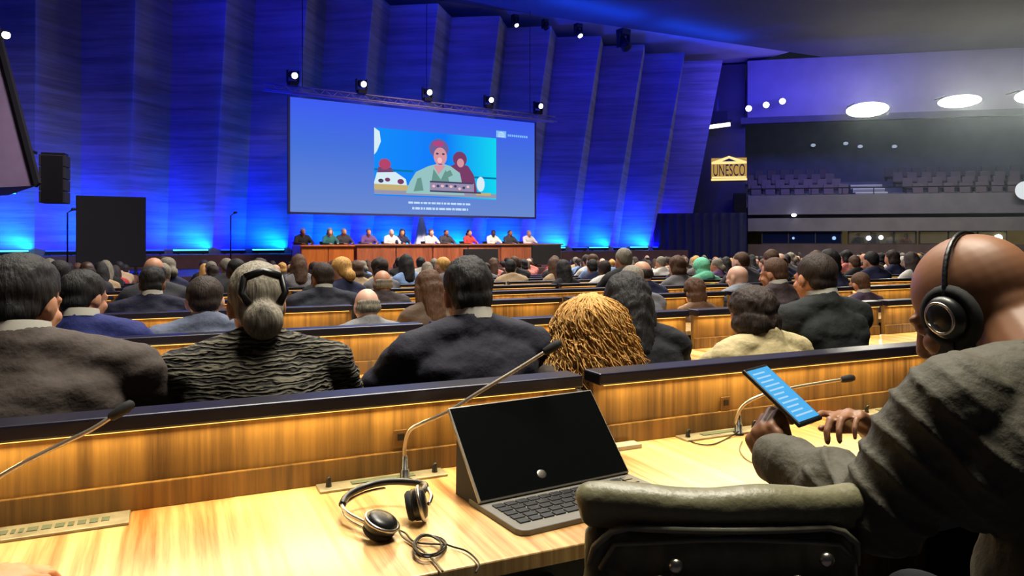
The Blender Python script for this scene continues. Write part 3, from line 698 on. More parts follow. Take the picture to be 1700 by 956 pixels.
Lp = near(1238, 5.0, 446, 'person with pinkish shaven head and pale grey hooded top', (130, 138, 148), 'bald', 'grey', 5, seed=14, vox=.018, topname='hooded_top', chair=False, yaw=15, sx=1.1)
Mp = near(1165, 4.3, 467, 'person with tousled brown hair just right of the long-haired black jacket', (110, 84, 68), 'bob', 'brown', 1, 'woman', seed=15, vox=.018, topname='cardigan', chair=False)
Np = near(1175, 7.2, 431, 'person wearing a mint green headscarf in the middle rows', (120, 190, 160), 'scarf', cloth('mint', (120, 214, 176)), 1, 'woman', seed=16, vox=.018, topname='tunic', chair=False, sx=1.15)
Op = near(540, 5.4, 441, 'person in charcoal suit with dark hair, seen over the middle desks', (34, 36, 50), 'short', 'dark brown', 2, seed=17, vox=.018, chair=False, width=1.2, yaw=10)
Pp = near(252, 5.3, 448, 'person in dark navy suit with black hair in front of the black stage panel', (24, 24, 52), 'thick', 'black', 2, seed=18, vox=.018, chair=False, width=1.2)
Rp = near(640, 5.6, 452, 'person with thinning grey hair beyond the bald head', (66, 58, 62), 'fringe', 'grey', 1, seed=19, vox=.018, chair=False)
Tp = near(1062, 4.3, 446, 'person with grey hair and grey shirt behind the long black hair', (104, 106, 116), 'short', 'grey', 5, seed=20, vox=.018, topname='shirt', chair=False, sx=1.1)
Up = near(1442, 4.3, 456, 'person with brown hair and dark purple top, right of the black suit', (70, 56, 80), 'short', 'brown', 1, seed=21, vox=.018, chair=False)
# curly blonde: a cap of hair plus hundreds of curled locks
G_ = near(1000, 2.12, 503, 'person with big curly blonde hair in front of the dark suit', (60, 50, 44), 'wavy', 'blonde', 5, 'woman', seed=22, topname='jacket', pitch=3, chairlab='dark chair behind the curly blonde hair', sx=1.1)
random.seed(11); b = MB()
hc = Vector((0, .085, 1.17))
for i in range(1500):
    az = random.uniform(PI * .86, PI * 2.14); t0 = R(90) * random.random() ** .8; L0 = random.uniform(.16, .40); rad = random.uniform(.88, 1.12)
    fr = random.uniform(18, 30); a0 = random.uniform(0, 7); am = random.uniform(.006, .019); flare = random.uniform(.0, .06)
    arc = (R(90) - t0) * .12; tot = arc + L0; pts = []; rs = []; nn = 22
    for k in range(nn):
        f = k / (nn - 1); l = f * tot
        if l < arc: th_ = t0 + l / .12; dn = 0
        else: th_ = R(90); dn = l - arc
        rr_ = .118 * rad + flare * min(1, dn / .15) - max(0, dn - .26) * .25
        q = hc + Vector((math.cos(az) * math.sin(th_) * rr_ * 1.05, math.sin(az) * math.sin(th_) * rr_ - .01, math.cos(th_) * .105 * rad - dn))
        q += Vector((math.cos(a0 + fr * f), math.sin(a0 + fr * f), .6 * math.sin(a0 * 2 + fr * f))) * am * min(1, f * 3)
        pts.append(q); rs.append(.0027 * (1 - .5 * f) + .0007)
    b.tube(pts, rs, 4, caps=False)
b.build('hair_curls', HAIR['blonde'], G_, True)
# hair claw, headsets worn by neighbours
cl = MB()
for s in (-1, 1):
    cl.tube([(s * .015, -.05, 1.26), (s * .05, -.075, 1.245), (s * .06, -.09, 1.20), (s * .04, -.105, 1.17)], .011, 6)
cl.tube([(-.05, -.075, 1.245), (0, -.07, 1.262), (.05, -.075, 1.245)], .012, 6)
cl.build('hair_claw', M_BLACK, C_, True)

# ================================================================== THE BALD MAN WITH THE PHONE
HR = CW(.93, 1.14); HR.z = 0
hero = thing('person', 'bald person in olive suit jacket and headphones, bending over a phone', 'person', HR)
def H(px, py, z): return P(px, py, z) - HR
def HC_(x, z, h): return CW(x, z, h) - HR
FW = Vector((0, 1, 0))
hyaw, hpitch = 8, 30
hc = H(1618, 511, 1.31); hRm = RM(hyaw, hpitch)
nk = HC_(.85, 1.19, 1.075)
shL = HC_(.672, 1.115, 1.055); shR = HC_(1.02, 1.28, 1.03)
elL = H(1462, 846, 1.17); wrL = H(1303, 768, 1.38); elR = HC_(1.0, 1.5, .80); wrR = H(1447, 712, 1.60)
# phone frame
pa = (CW(.0515, .0346, .005) - CW(0, 0, 0)).normalized(); pl = (CW(-.074, .098, .084) - CW(0, 0, 0)).normalized(); pl = (pl - pa * pl.dot(pa)).normalized()
pn = pa.cross(pl).normalized(); pc = P(1297, 655, 1.47)
if pn.dot(Vector((0, 0, CAMH)) - pc) < 0: pn = -pn
b = MB(); head_mb(b, hc, hRm, 1.06, nk + Vector((0, 0, .02)))
b.cap(hc + hRm @ Vector((0, -.04, -.05)), nk + Vector((0, -.02, .0)), .066, .085)
b.cap(nk, (0, .0, .78), .075, .12); b.cap((0, 0, .54), (0, .0, .8), .13, .12); b.cap(shL, shR, .06)
b.cap(shL, elL, .052, .045); b.cap(elL, wrL, .044, .03); b.cap(shR, elR, .052, .045); b.cap(elR, wrR, .044, .03)
for s in (-1, 1):
    b.cap((s * .09, 0, .53), (s * .13, .42, .51), .08, .06); b.cap((s * .13, .42, .51), (s * .13, .42, .1), .055, .04); b.cap((s * .13, .40, .045), (s * .14, .58, .035), .04, .032)
pcl = pc - HR
yl = (Vector((0, 0, 1)) * .5 + pl * .6); yl = (yl - pa * yl.dot(pa)).normalized()
wl = pcl - pa * .045 - pl * .07 - pn * .088 - yl * .045
b.cap(wrL, wl, .034, .029)
hand_mb(b, frame(wl, yl, -pa), -1 if pa.cross(pl).dot(pn) > 0 else 1, curl=(62, 55, 30), thumb=10, s=1.08)
dR = (pcl + pa * .05 - pl * .03 - wrR); dR.z += .01
MR_ = frame(wrR + dR.normalized() * .015, dR, Vector((0, 0, 1)) + FW * .2)
hand_mb(b, MR_, -1, curl=(30, 42, 30), thumb=26, s=.95, index_curl=(12, 20, 15))
me = fuse(b, 'body', .0042, 6)
skin_hero = mat('skin_deep_brown', (138, 94, 66), .5, nz=.06, ns=14)
link('body', me, hero, [skin_hero])
# short stubble beard on the jaw
b = MB(); b.ell(hc + hRm @ Vector((0, .03, -.052)), (.0655, .0735, .078), hRm); b.ell(hc + hRm @ Vector((0, .062, -.092)), (.035, .034, .03), hRm)
me = fuse(b, 'beard', .006, 2); bm = bmesh.new(); bm.from_mesh(me); inv = hRm.inverted()
bmesh.ops.delete(bm, geom=[v for v in bm.verts if (inv @ (v.co - hc)).z > -.03 or (inv @ (v.co - hc)).y < -.02 or ((inv @ (v.co - hc)).z > -.075 and abs((inv @ (v.co - hc)).x) < .035)], context='VERTS'); bm.to_mesh(me); bm.free()
link('beard', me, hero, [HAIR['black']])
# jacket
def ax_disp(co):
    d = fold((7, 7, 9), .006, 3)(co)
    a = elL - shL; t = (co - shL).dot(a) / a.length_squared; r = (co - shL - a * t).length
    if -.3 < t < 1.15 and r < .13:
        wv = math.sin(t * 15 + 2.2 * noise.noise(co * 6) + co.y * 12 + co.x * 6); d += .009 * ((1 - abs(wv)) ** 2) * min(1, (t + .3) * 2) - .002
    a2 = wrL - elL; t2 = (co - elL).dot(a2) / a2.length_squared; r2 = (co - elL - a2 * t2).length
    if 0.1 < t2 < .95 and r2 < .1: d += .005 * math.sin(t2 * 15 + 3 * noise.noise(co * 9))
    return d
b = MB()
b.cap((-.08, -.02, .56), (.08, -.02, .56), .16); b.ell((0, -.03, .76), (.25, .19, .32)); b.cap((-.09, -.01, .78), (.09, 0, .78), .15)
mid = (shL + shR) / 2
b.cap(shL * .75 + mid * .25 + Vector((0, -.01, -.07)), shR * .75 + mid * .25 + Vector((0, -.01, -.07)), .12)
b.cap(shL, nk + Vector((0, -.01, -.01)), .074, .088); b.cap(shR, nk + Vector((0, -.01, -.01)), .074, .088)
b.cap(shL, elL, .083, .07); b.cap(elL, wrL, .068, .05); b.cap(shR, elR, .08, .065); b.cap(elR, wrR - (wrR - elR) * .12, .06, .042)
cuff = wrL + (wrL - elL).normalized() * .018; b.cap(wrL - (wrL - elL) * .2, cuff, .054, .047)
me = fuse(b, 'suit_jacket', .0065, 3, ax_disp)
M_JACK = mat('olive_wool', (74, 70, 58), .75, nz=.12, ns=70, bump=.3)
link('suit_jacket', me, hero, [M_JACK])
b = MB(); b.tube([nk + Vector((0, -.02, -.0)), nk + Vector((0, -.0, .035)), nk + Vector((0, .01, .062))], [.1, .084, .076], 26)
link('jacket_collar', fuse(b, 'collar', .006, 2), hero, [M_JACK])
b = MB(); dr = (wrR - elR).normalized(); b.tube([wrR - dr * .045, wrR - dr * .0], [.041, .037], 18); b.build('shirt_cuff', mat('white_shirt', (226, 220, 206), .8), hero, True)
dl = (wrL - elL).normalized()
b = MB()
for s in (-1, 1):
    b.cap((s * .09, -.02, .53), (s * .13, .43, .52), .1, .075); b.cap((s * .13, .43, .51), (s * .13, .43, .12), .07, .055); b.cap((s * .13, .40, .055), (s * .14, .6, .045), .05, .042)
link('trousers', fuse(b, 'trousers', .015, 3), hero, [TROU])
dark_chair(dup(chair0, (HR.x, HR.y, 0), 0, 'dark leather chair carrying the bald person in the olive jacket', 'leather conference chairs'))
# headphones on his head
hs = thing('headphones', 'black over-ear headphones worn by the bald person in the olive jacket', 'headphones', HR + hc)
def T(v): return hRm @ (Vector(v) * 1.06)
b = MB(); pts = [T((.098 * math.cos(a), -.004 - .046 * math.sin(a), -.002 + .118 * math.sin(a))) for a in [PI * i / 28 for i in range(29)]]
for p, q in zip(pts, pts[1:]): b.cap(p, q, .0052)
link('headband', fuse(b, 'headband', .003, 2), hs, [M_BLACK])
for s in (-1, 1):
    b = MB(); Rx = hRm
    b.ell(T((s * .103, .0, -.012)), (.019, .032, .038), Rx, 24, 16); link('ear_cup', fuse(b, 'ear_cup', .003, 2), hs, [M_BLACK])
    b = MB(); b.tube([T((s * .088 + s * .006 * 0, .036 * math.cos(t), -.012 + .042 * math.sin(t))) for t in [2 * PI * i / 24 for i in range(25)]], .012, 8); b.build('ear_cushion', M_BLACKM, hs, True)
    b = MB(); b.tube([T((s * .1235, .02 * math.cos(t), -.012 + .025 * math.sin(t))) for t in [2 * PI * i / 24 for i in range(25)]], .0025, 6); b.build('trim_ring', M_STEEL, hs, True)
b = MB(); b.tube([T((-.1, .01, -.05)), T((-.105, .03, -.1)), T((-.10, .02, -.17)), nk - hc + Vector((-.10, .1, -.02)), nk - hc + Vector((-.11, .14, -.15))], .002, 6); b.build('cable', M_BLACK, hs, True)
# phone
ph = thing('mobile_phone', 'black mobile phone with glowing pale blue screen in the hands of the bald person', 'phone', pc)
Mp3 = Matrix((pa, pl, pa.cross(pl))).transposed(); sg = 1 if pa.cross(pl).dot(pn) > 0 else -1
b = MB(); b.box((0, 0, 0), (.074, .156, .009), Mp3); b.build('case', M_BLACK, ph, bevel=.004, seg=3)
m = bpy.data.materials.new('phone_glow'); m.use_nodes = True; nt = m.node_tree; nt.nodes.remove(nt.nodes['Principled BSDF'])
e = nt.nodes.new('ShaderNodeEmission'); e.inputs[0].default_value = (*lin((84, 180, 240)), 1); e.inputs[1].default_value = 1.0
nt.links.new(e.outputs[0], nt.nodes['Material Output'].inputs[0])
b = MB(); b.box(pn * .0048, (.064, .140, .0012), Mp3); b.build('display', m, ph)
b = MB(); random.seed(3)
for k in range(11):
    v = .058 - k * .0115; x0 = -.026; wd = random.uniform(.03, .052)
    c = pa * (x0 + wd / 2) + pl * v + pn * .0056; b.box(c, (wd, .0035, .0006), Mp3)
b.build('message_lines', emis('phone_text', (176, 218, 250)), ph)

# ================================================================== THINGS ON THE NEAR DESK
DZ = .742
# laptop (tablet on a keyboard folio)
BL = CW(-.0685, 1.53, DZ + .012); ev = (CW(.349, .21) - CW(0, 0)).normalized(); bv = Vector((-ev.y, ev.x, 0))
lap = thing('laptop', 'black tablet computer propped open on a grey keyboard folio', 'laptop', (BL.x, BL.y, DZ), math.atan2(ev.y, ev.x))
LW = .40; sl = .225; ta = math.atan2(.15, .168)
Rt = Matrix.Rotation(-ta, 3, 'X'); up = Rt @ Vector((0, 0, 1)); nrm = Rt @ Vector((0, -1, 0))
b = MB(); b.box(Vector((LW / 2, 0, .014)) + up * sl / 2, (LW, .009, sl), Rt); b.build('tablet', mat('tablet_metal', (150, 144, 134), .35, .6), lap, bevel=.003)
b = MB(); b.box(Vector((LW / 2, 0, .014)) + up * sl / 2 + nrm * .0048, (LW - .008, .0012, sl - .008), Rt); b.build('screen_glass', mat('dark_glass', (10, 12, 12), .12), lap)
b = MB(); y0 = -.165
b.prism([(0, .045, 0), (0, y0 + .02, 0), (.006, y0 + .006, 0), (.02, y0, 0), (LW - .02, y0, 0), (LW - .006, y0 + .006, 0), (LW, y0 + .02, 0), (LW, .045, 0)][::-1], (0, 0, .012)); b.build('keyboard_deck', mat('folio_grey', (104, 100, 92), .6, nz=.1), lap, bevel=.002)
random.seed(1)
b = MB()
for rr in range(5):
    n = 13 - (rr % 2); y = -.016 - rr * .0235
    for c in range(n):
        if rr == 4 and 3 < c < 8: continue
        b.box((.018 + (c + .5) * (LW - .036) / n, y - .012, .0135), ((LW - .036) / n - .004, .019, .003))
b.box((LW * .47, -.016 - 4 * .0235 - .012, .0135), (.11, .019, .003))
b.build('keys', mat('key_black', (20, 20, 22), .35), lap, bevel=.0008)
b = MB(); tp = up * .15 + Vector((0, .006, .014)); b.prism([(.002, .005, .014), (.002, tp.y, tp.z), (.002, .11, .002), (.002, .045, .002)], (LW - .004, 0, 0)); b.build('kickstand_cover', M_BLACKM, lap)
b = MB(); b.ell(Vector((LW * .42, 0, .014)) + up * .035 + nrm * .006, (.012, .0012, .010), Rt); b.build('reflection_blob', M_STEEL, lap, True)  # reflection on the dark glass, modelled as a small steel blob

# headphones lying on the desk
def DP(px, py, h=DZ): return PH(px, py, h)
q0 = DP(640, 850); hp = thing('headphones', 'silver and black conference headphones lying on the desk beside the laptop', 'headphones', (q0.x, q0.y, DZ))
def D(px, py, h=0.006): return DP(px, py, DZ + h) - Vector((q0.x, q0.y, DZ))
band = [D(690, 828, .045), D(706, 806, .05), D(675, 800, .05), D(640, 800, .05), D(605, 808, .045), D(578, 822, .04), D(568, 838, .032), D(578, 852, .025), D(605, 866, .02), D(622, 870, .02)]
def smooth_pts(ps, n=6):
    out = []
    for i in range(len(ps) - 1):
        p0 = ps[max(i - 1, 0)]; p1 = ps[i]; p2 = ps[i + 1]; p3 = ps[min(i + 2, len(ps) - 1)]
        for k in range(n):
            t = k / n; out.append(.5 * ((2 * p1) + (p2 - p0) * t + (2 * p0 - 5 * p1 + 4 * p2 - p3) * t * t + (3 * p1 - p0 - 3 * p2 + p3) * t ** 3))
    return out + [ps[-1]]
b = MB(); b.tube(smooth_pts(band[:7]), .0075, 8); b.build('headband', M_BLACK, hp, True)
b = MB(); b.tube(smooth_pts(band[5:]), .004, 8); b.tube(smooth_pts([D(706, 806, .05), D(716, 822, .045), D(712, 836, .04)]), .004, 8); b.tube([p + Vector((0, 0, -.012)) for p in smooth_pts(band[3:])], .003, 8); b.build('adjusters', M_STEEL, hp, True)
for (px, py, hh, rot) in ((633, 868, .028, (R(12), R(20), 0)), (696, 836, .036, (R(78), R(8), R(70)))):
    c = D(px, py, hh); Rm_ = Euler(rot).to_matrix()
    b = MB(); b.tube([c + Rm_ @ Vector((0, 0, z)) for z in (-.014, -.011, .004, .012, .015)], [.026, .031, .032, .027, .016], 24); b.build('ear_cup', M_BLACK, hp, True)
    b = MB(); b.tube([c + Rm_ @ Vector((.0325 * math.cos(t), .0325 * math.sin(t), .003)) for t in [2 * PI * i / 28 for i in range(29)]], .004, 6); b.build('cup_ring', M_STEEL, hp, True)
    b = MB(); b.tube([c + Rm_ @ Vector((.021 * math.cos(t), .021 * math.sin(t), -.017)) for t in [2 * PI * i / 24 for i in range(25)]], .009, 8); b.build('ear_cushion', M_BLACKM, hp, True)
random.seed(9); pts = [D(655, 878), D(672, 884), D(690, 900)]
for k in range(34):
    a = k * .9; pts.append(D(712 + 28 * math.cos(a) * (1 - k * .008) + random.uniform(-5, 5), 906 + 17 * math.sin(a) + random.uniform(-3, 3), .004 + k * .0004))
pts += [D(745, 905), D(775, 915), D(795, 935), D(790, 950)]
b = MB(); b.tube(smooth_pts(pts, 5), .0017, 6); b.build('cable', M_BLACK, hp, True)
pts = [D(660, 872, .02), D(668, 890), D(690, 905), D(715, 925), D(735, 948)]
b = MB(); b.tube(smooth_pts(pts, 6), .0022, 6); b.build('lead', mat('grey_cord', (120, 108, 84), .5), hp, True)

# microphones
def mic(label, base, path, radius=.0045, head=True, hd=None):
    b0 = Vector(base); th = thing('gooseneck_microphone', label, 'microphone', base, 0, 'gooseneck desk microphones')
    b = MB(); b.tube([(0, 0, 0), (0, 0, .006), (0, 0, .0061), (0, 0, .03), (0, 0, .0301), (0, 0, .06)], [.016, .016, .011, .011, .008, .006], 14); b.build('base', M_BLACK, th, True)
    pts = smooth_pts([Vector((0, 0, .03))] + [Vector(p) - b0 for p in path], 7); n = len(pts)
    b = MB(); b.tube(pts, radius, 8); b.build('gooseneck', mat('mic_stem', (170, 158, 140), .35, .7), th, True)
    d = (pts[-1] - pts[-2]).normalized(); e_ = pts[-1]
    b = MB(); b.tube([e_ - d * .004, e_, e_ + d * .028, e_ + d * .042, e_ + d * .046], [.006, .0095, .0115, .009, .003], 12); b.build('mic_head', M_BLACKM, th, True)
    return th
bm_ = PY(672, 786, 1.66); bm_.z = DZ
mic('gooseneck microphone between the headphones and the tablet, reaching over the desk rail', bm_, [PY(672, 740, 1.66), PY(680, 715, 1.65), PY(700, 703, 1.63), PY(742, 684, 1.60), PY(800, 648, 1.58), PY(860, 612, 1.57), PY(905, 584, 1.56)])
bm_ = PY(1226, 722, 1.66); bm_.z = DZ
mic('curved gooseneck microphone behind the phone', bm_, [PY(1222, 700, 1.66), PY(1232, 675, 1.65), PY(1262, 657, 1.63), PY(1310, 645, 1.62), PY(1360, 636, 1.61), PY(1398, 630, 1.6)])
bm_ = P(-70, 870, 1.33); bm_.z = DZ
mic('gooseneck microphone slanting in from the picture edge', bm_, [P(-60, 830, 1.33), P(-20, 803, 1.35), P(40, 768, 1.37), P(100, 738, 1.40), P(150, 714, 1.42), P(185, 692, 1.44)])
# consoles, plates, sockets
def plate(label, name, X0, X1, y0, y1, z0=DZ, hgt=.006, m=None, extra=None):
    c = Vector(((X0 + X1) / 2, (y0 + y1) / 2, z0)); th = thing(name, label, 'console', c)
    b = MB(); b.box((0, 0, hgt / 2), (abs(X1 - X0), abs(y1 - y0), hgt)); b.build('face_plate', m or M_GREYP, th, bevel=.0015)
    if extra: extra(th, abs(X1 - X0), abs(y1 - y0), hgt)
    return th
def inlay(th, w, d, h):
    random.seed(2); b = MB(); x = -w / 2 + .02
    while x < w / 2 - .03: wd = random.uniform(.006, .02); b.box((x + wd / 2, 0, h + .0006), (wd, d * .3, .0012)); x += wd + .006
    b.build('button_row', mat('plate_inlay', (86, 96, 74), .5), th)
X_at = lambda px, Y: PY(px, 700, Y).x
plate('long grey-green inlaid console plate along the panel foot at the picture edge', 'console_plate', X_at(-60, 1.66), X_at(215, 1.66), 1.635, 1.71, extra=inlay)
def jacks(th, w, d, h):
    for s in (-1, 1):
        b = MB(); b.tube([(s * w * .42, 0, h), (s * w * .42, 0, h + .012), (s * w * .42, -.006, h + .022)], [.007, .006, .004], 10); b.build('jack_plug', M_BLACK, th, True)
    b = MB(); b.box((.0, 0, h + .001), (w * .5, d * .35, .002)); b.build('button_row', mat('plate_inlay', (86, 96, 74), .5), th)
plate('grey console plate with jack plug behind the desk headphones', 'console_plate', X_at(528, 1.68), X_at(738, 1.68), 1.655, 1.71, extra=jacks)
plate('grey console plate in front of the panel beside the curved microphone', 'console_plate', X_at(1132, 1.68), X_at(1262, 1.68), 1.655, 1.71, extra=jacks)
plate('small pale grey plate lying right of the tablet', 'console_plate', X_at(1018, 1.66), X_at(1066, 1.66), 1.66, 1.70, hgt=.012, m=mat('pale_plate', (176, 170, 150), .4))
plate('grey console plate right of the hands near the desk end', 'console_plate', X_at(1440, 1.66), X_at(1545, 1.66), 1.655, 1.71, extra=jacks)
for (px, py, lab) in ((664, 727, 'small square socket in the lit panel behind the headphones microphone'), (1203, 670, 'small square socket in the lit panel behind the phone')):
    p = PY(px, py, 1.725); th = thing('wall_socket', lab, 'socket', p)
    b = MB(); b.box((0, -.003, 0), (.034, .006, .042)); b.build('cover_plate', mat('bronze_plate', (112, 82, 48), .4, .5), th, bevel=.002)
    b = MB(); b.box((0, -.007, .004), (.016, .003, .016)); b.build('socket_hole', M_BLACK, th)
b = MB(); c0 = DP(1140, 722); b.tube([p - c0 for p in smooth_pts([DP(1140, 722), DP(1150, 734, DZ + .003), DP(1180, 738, DZ + .003), DP(1210, 726, DZ + .003), DP(1226, 716, DZ + .012)])], .002, 6)
tag(b.build('cord', M_BLACK, None, True, loc=c0), 'thin dark cord looping from the jack to the curved microphone', 'cord')
b = MB(); c0 = DP(1232, 730); b.tube([p - c0 for p in smooth_pts([DP(1232, 732, DZ + .003), DP(1228, 748, DZ + .003), DP(1245, 766, DZ + .003), DP(1275, 772, DZ + .003)])], .0018, 6)
tag(b.build('cord', mat('grey_cord', (120, 108, 84), .5), None, True, loc=c0), 'pale thin cord curling on the desk under the phone', 'cord')
# hand of a neighbour on the desk at the picture corner
wrist = PH(-70, 985, DZ + .045); root = Vector((wrist.x, wrist.y, 0))
nb = thing('person', 'neighbour of whom only a resting hand shows in the lower corner', 'person', root - Vector((.12, .42, 0)))
o_ = root - Vector((.12, .42, 0)); W_ = wrist - o_
dd = (PH(60, 948, DZ + .03) - wrist); dd.z = -.01
b = MB(); hand_mb(b, frame(W_, dd, (0, 0, 1)), 1, curl=(18, 30, 20), thumb=25)
e2 = Vector((-.02, .12, .80)); s2 = Vector((-.12, .0, 1.02)); b.cap(e2, W_, .042, .03); b.cap(s2, e2, .05, .042)
hc2 = Vector((-.3, .06, 1.2)); head_mb(b, hc2, RM(10, 5), 1, (-.3, .02, 1.08)); b.cap((-.3, .02, 1.08), (-.3, -.02, .8), .08, .12); b.cap((-.3, -.02, .8), (-.3, -.02, .55), .12, .13); b.cap(s2, (-.46, 0, 1.02), .06); b.cap((-.46, 0, 1.0), (-.52, .14, .82), .05, .04); b.cap((-.52, .14, .82), (-.40, .36, .79), .04, .03)
for s in (-1, 1): b.cap((-.3 + s * .09, 0, .53), (-.3 + s * .12, .4, .5), .08, .055); b.cap((-.3 + s * .12, .4, .5), (-.3 + s * .12, .4, .04), .05, .035)
link('body', fuse(b, 'body', .006, 3), nb, [mat('skin_warm', (206, 136, 92), .5, nz=.06, ns=20)])
b = MB(); b.cap((-.37, -.02, .58), (-.23, -.02, .58), .14); b.cap((-.4, 0, .93), (-.2, 0, .93), .12); b.cap(s2, (-.46, 0, 1.02), .07); b.cap(s2, e2, .07, .058); b.cap(e2, W_ - (W_ - e2) * .3, .056, .044); b.cap((-.46, 0, 1.0), (-.52, .14, .82), .07, .056); b.cap((-.52, .14, .82), (-.43, .32, .79), .054, .042)
link('shirt', fuse(b, 'shirt', .01, 4, fold(seed=8)), nb, [CR((70, 74, 96))])
b = MB()
for s in (-1, 1): b.cap((-.3 + s * .09, -.02, .53), (-.3 + s * .12, .4, .51), .1, .07); b.cap((-.3 + s * .12, .4, .5), (-.3 + s * .12, .4, .08), .066, .055)
link('trousers', fuse(b, 'trousers', .018, 3), nb, [TROU])
b = MB(); b.ell(hc2 + Vector((0, -.03, .04)), (.086, .098, .092)); link('hair', fuse(b, 'hair', .008, 2), nb, [HAIR['dark brown']])
dark_chair(dup(chair0, (o_.x - .3, o_.y - .02, 0), 0, 'dark leather chair of the neighbour whose hand shows in the corner', 'leather conference chairs'))

# ================================================================== AUDIENCE FURTHER BACK
variants = []
for i, (kind, hair, lean, yaw, pitch) in enumerate((('man', 'short', .05, 0, 8), ('man', 'cropped', .0, 15, 4), ('woman', 'long', .03, -12, 8), ('woman', 'bob', .05, 8, 5), ('man', 'thick', .08, -20, 12),
        ('man', 'fringe', .04, 4, 10), ('woman', 'bun', .02, 20, 6), ('man', 'bald', .05, -6, 8), ('woman', 'wavy', .03, 0, 2), ('woman', 'scarf', .03, 0, 6))):
    me = make_seated(kind, .026, hair, lean, yaw, pitch, 30 + i)
    if hair == 'scarf': me['scarf'] = True
    variants.append((hair, me))
TOPS = {'black': (22, 22, 26), 'dark blue': (30, 34, 70), 'charcoal': (50, 50, 58), 'grey': (110, 108, 112), 'white': (214, 210, 204), 'red': (176, 56, 50), 'salmon pink': (206, 120, 110), 'light blue': (130, 160, 206), 'beige': (178, 152, 120), 'purple': (100, 70, 120), 'brown': (96, 64, 46), 'teal': (40, 110, 110)}
TOPW = [9, 8, 6, 5, 5, 3, 3, 4, 4, 2, 3, 1]
random.seed(77)
named = [(o.location.x, o.location.y) for o in (A_, C_, F_, H_, I_, J_, B_, D_, E_, Q_, K_, Lp, Mp, Np, Op, Pp, Rp, Tp, Up)]
seats = []
for k in range(4, 19):
    Y = 1.75 + 1.35 * (k - 1) - .82
    j0 = int((-.18 * Y - XR0) / .71) - 1; j1 = int((1.45 * Y - XR0) / .71) + 1; n = 0
    for j in range(j0, j1):
        X = XR0 + .71 * (j + .5) + random.uniform(-.06, .06); y = Y + random.uniform(-.08, .08)
        rr = (X * CA - y * SA); zz = X * SA + y * CA; px = CX + rr / zz * FOC
        p = Vector((X, y, 0))
        if px < -15 or px > 1545: continue
        if (p - UO).dot(UN) < 8.6 or (p - WO).dot(WM) < 1.2: continue
        if zz < 8.6 and 815 < px < 1010: continue
        if zz < 7.5 and (155 < px < 235 or 455 < px < 500 or 1090 < px < 1140 or px > 1470): continue
        n += 1
        if random.random() < .07: continue
        if min((X - a) ** 2 + (y - c) ** 2 for a, c in named) < .62 ** 2 and k < 9: continue
        # heads that would stand in front of named people but nearer are skipped
        seats.append((zz, k, n, X, y, px))
seats.sort()
far_stuff = MB()
MAXI = 262
for idx, (zz, k, n, X, y, px) in enumerate(seats):
    hair, me = variants[random.choices(range(10), [6, 5, 5, 4, 4, 2, 2, 2, 2, .7])[0]]
    tk = random.choices(list(TOPS), TOPW if zz > 9 else [9, 8, 6, 3, 1, 0, 0, 1, 0, 1, 1, 0])[0]; hk = random.choices(['black', 'dark brown', 'brown', 'grey', 'white', 'blonde'], [6, 7, 5, 4, 1.5, 2.5])[0]; sk = random.choices(range(6), [6, 5, 3, 2, 2, 5])[0]
    sc = random.uniform(.93, 1.03); g = fz(y); rz_ = R(random.uniform(-12, 12)) - math.atan2(X - 8, 24 - y) * .45
    if idx < MAXI:
        hd = {'bald': 'shaven-headed person', 'scarf': 'person with a headscarf'}.get(hair, '%s-haired person' % hk.replace(' ', '-'))
        lab = '%s in %s top, %s from the left in audience row %s' % (hd, tk, ordn(n), ordn(k))
        hm = HAIR[hk] if hair != 'scarf' else CR(random.choice([(150, 90, 130), (60, 110, 150), (200, 190, 180), (40, 40, 60)]))
        put_person(me, lab, (X, y, g), rz_, CR(TOPS[tk]), hm, SKINS[sk], sc, 'audience in the middle and far desk rows', 'top')
    else:
        Mx = Matrix.Translation((X, y, g)) @ Matrix.Rotation(rz_, 4, 'Z') @ Matrix.Scale(sc, 4)
        for key, mi in (('body', sk), ('top', 6 + list(TOPS).index(tk)), ('hair', 18 + list(HAIR).index(hk))):
            if key in me:
                far_stuff.mi = mi
                far_stuff.add([Mx @ v.co for v in me[key].vertices], [tuple(p.vertices) for p in me[key].polygons])
if far_stuff.v:
    o = far_stuff.build('distant_audience', SKINS + [CR(c) for c in TOPS.values()] + list(HAIR.values()), None, True)
    tag(o, 'farthest seated audience, a mass of tiny heads below the gallery booths', 'audience', kind='stuff')
print('SEATS', len(seats))

# ================================================================== STAGE FURNITURE AND PANEL
def t_at(px, d):
    rr = (px - CX) / FOC; return (rr * (24.6 - .834 * d) - (-11 + .552 * d)) / (.834 - .552 * rr)
SZ = .43
tb = thing('panel_table', 'long brown wooden conference table across the stage below the screen', 'table', S(t_at(592, 4.5), 4.5, SZ), UANG)
TL = t_at(932, 4.5) - t_at(592, 4.5)
b = MB(); b.box2((-.05, -.06, .72), (TL + .05, .8, .77)); b.build('tabletop', mat('table_edge_veneer', (140, 92, 62), .4, nz=.2, ns=3), tb, bevel=.01)
nP = 6
for i in range(nP):
    b = MB(); b.box2((TL * i / nP + .015, 0, 0), (TL * (i + 1) / nP - .015, .05, .72)); b.build('front_panel', M_TABLE, tb, bevel=.006)
b = MB(); b.box2((.02, .05, 0), (.07, .76, .72)); b.box2((TL - .07, .05, 0), (TL - .02, .76, .72)); b.build('side_panel', M_TABLE, tb)
lt0 = t_at(500, 4.9); lt1 = t_at(588, 4.9)
lt = thing('side_table', 'shorter bright orange-brown wooden table at the end of the long stage table', 'table', S(lt0, 4.9, SZ), UANG)
M_OR = wood('orange_veneer', (170, 84, 30), (214, 120, 50), .45, 12)
b = MB(); b.box2((-.04, -.06, .70), (lt1 - lt0 + .02, .9, .75)); b.build('tabletop', M_OR, lt, bevel=.01)
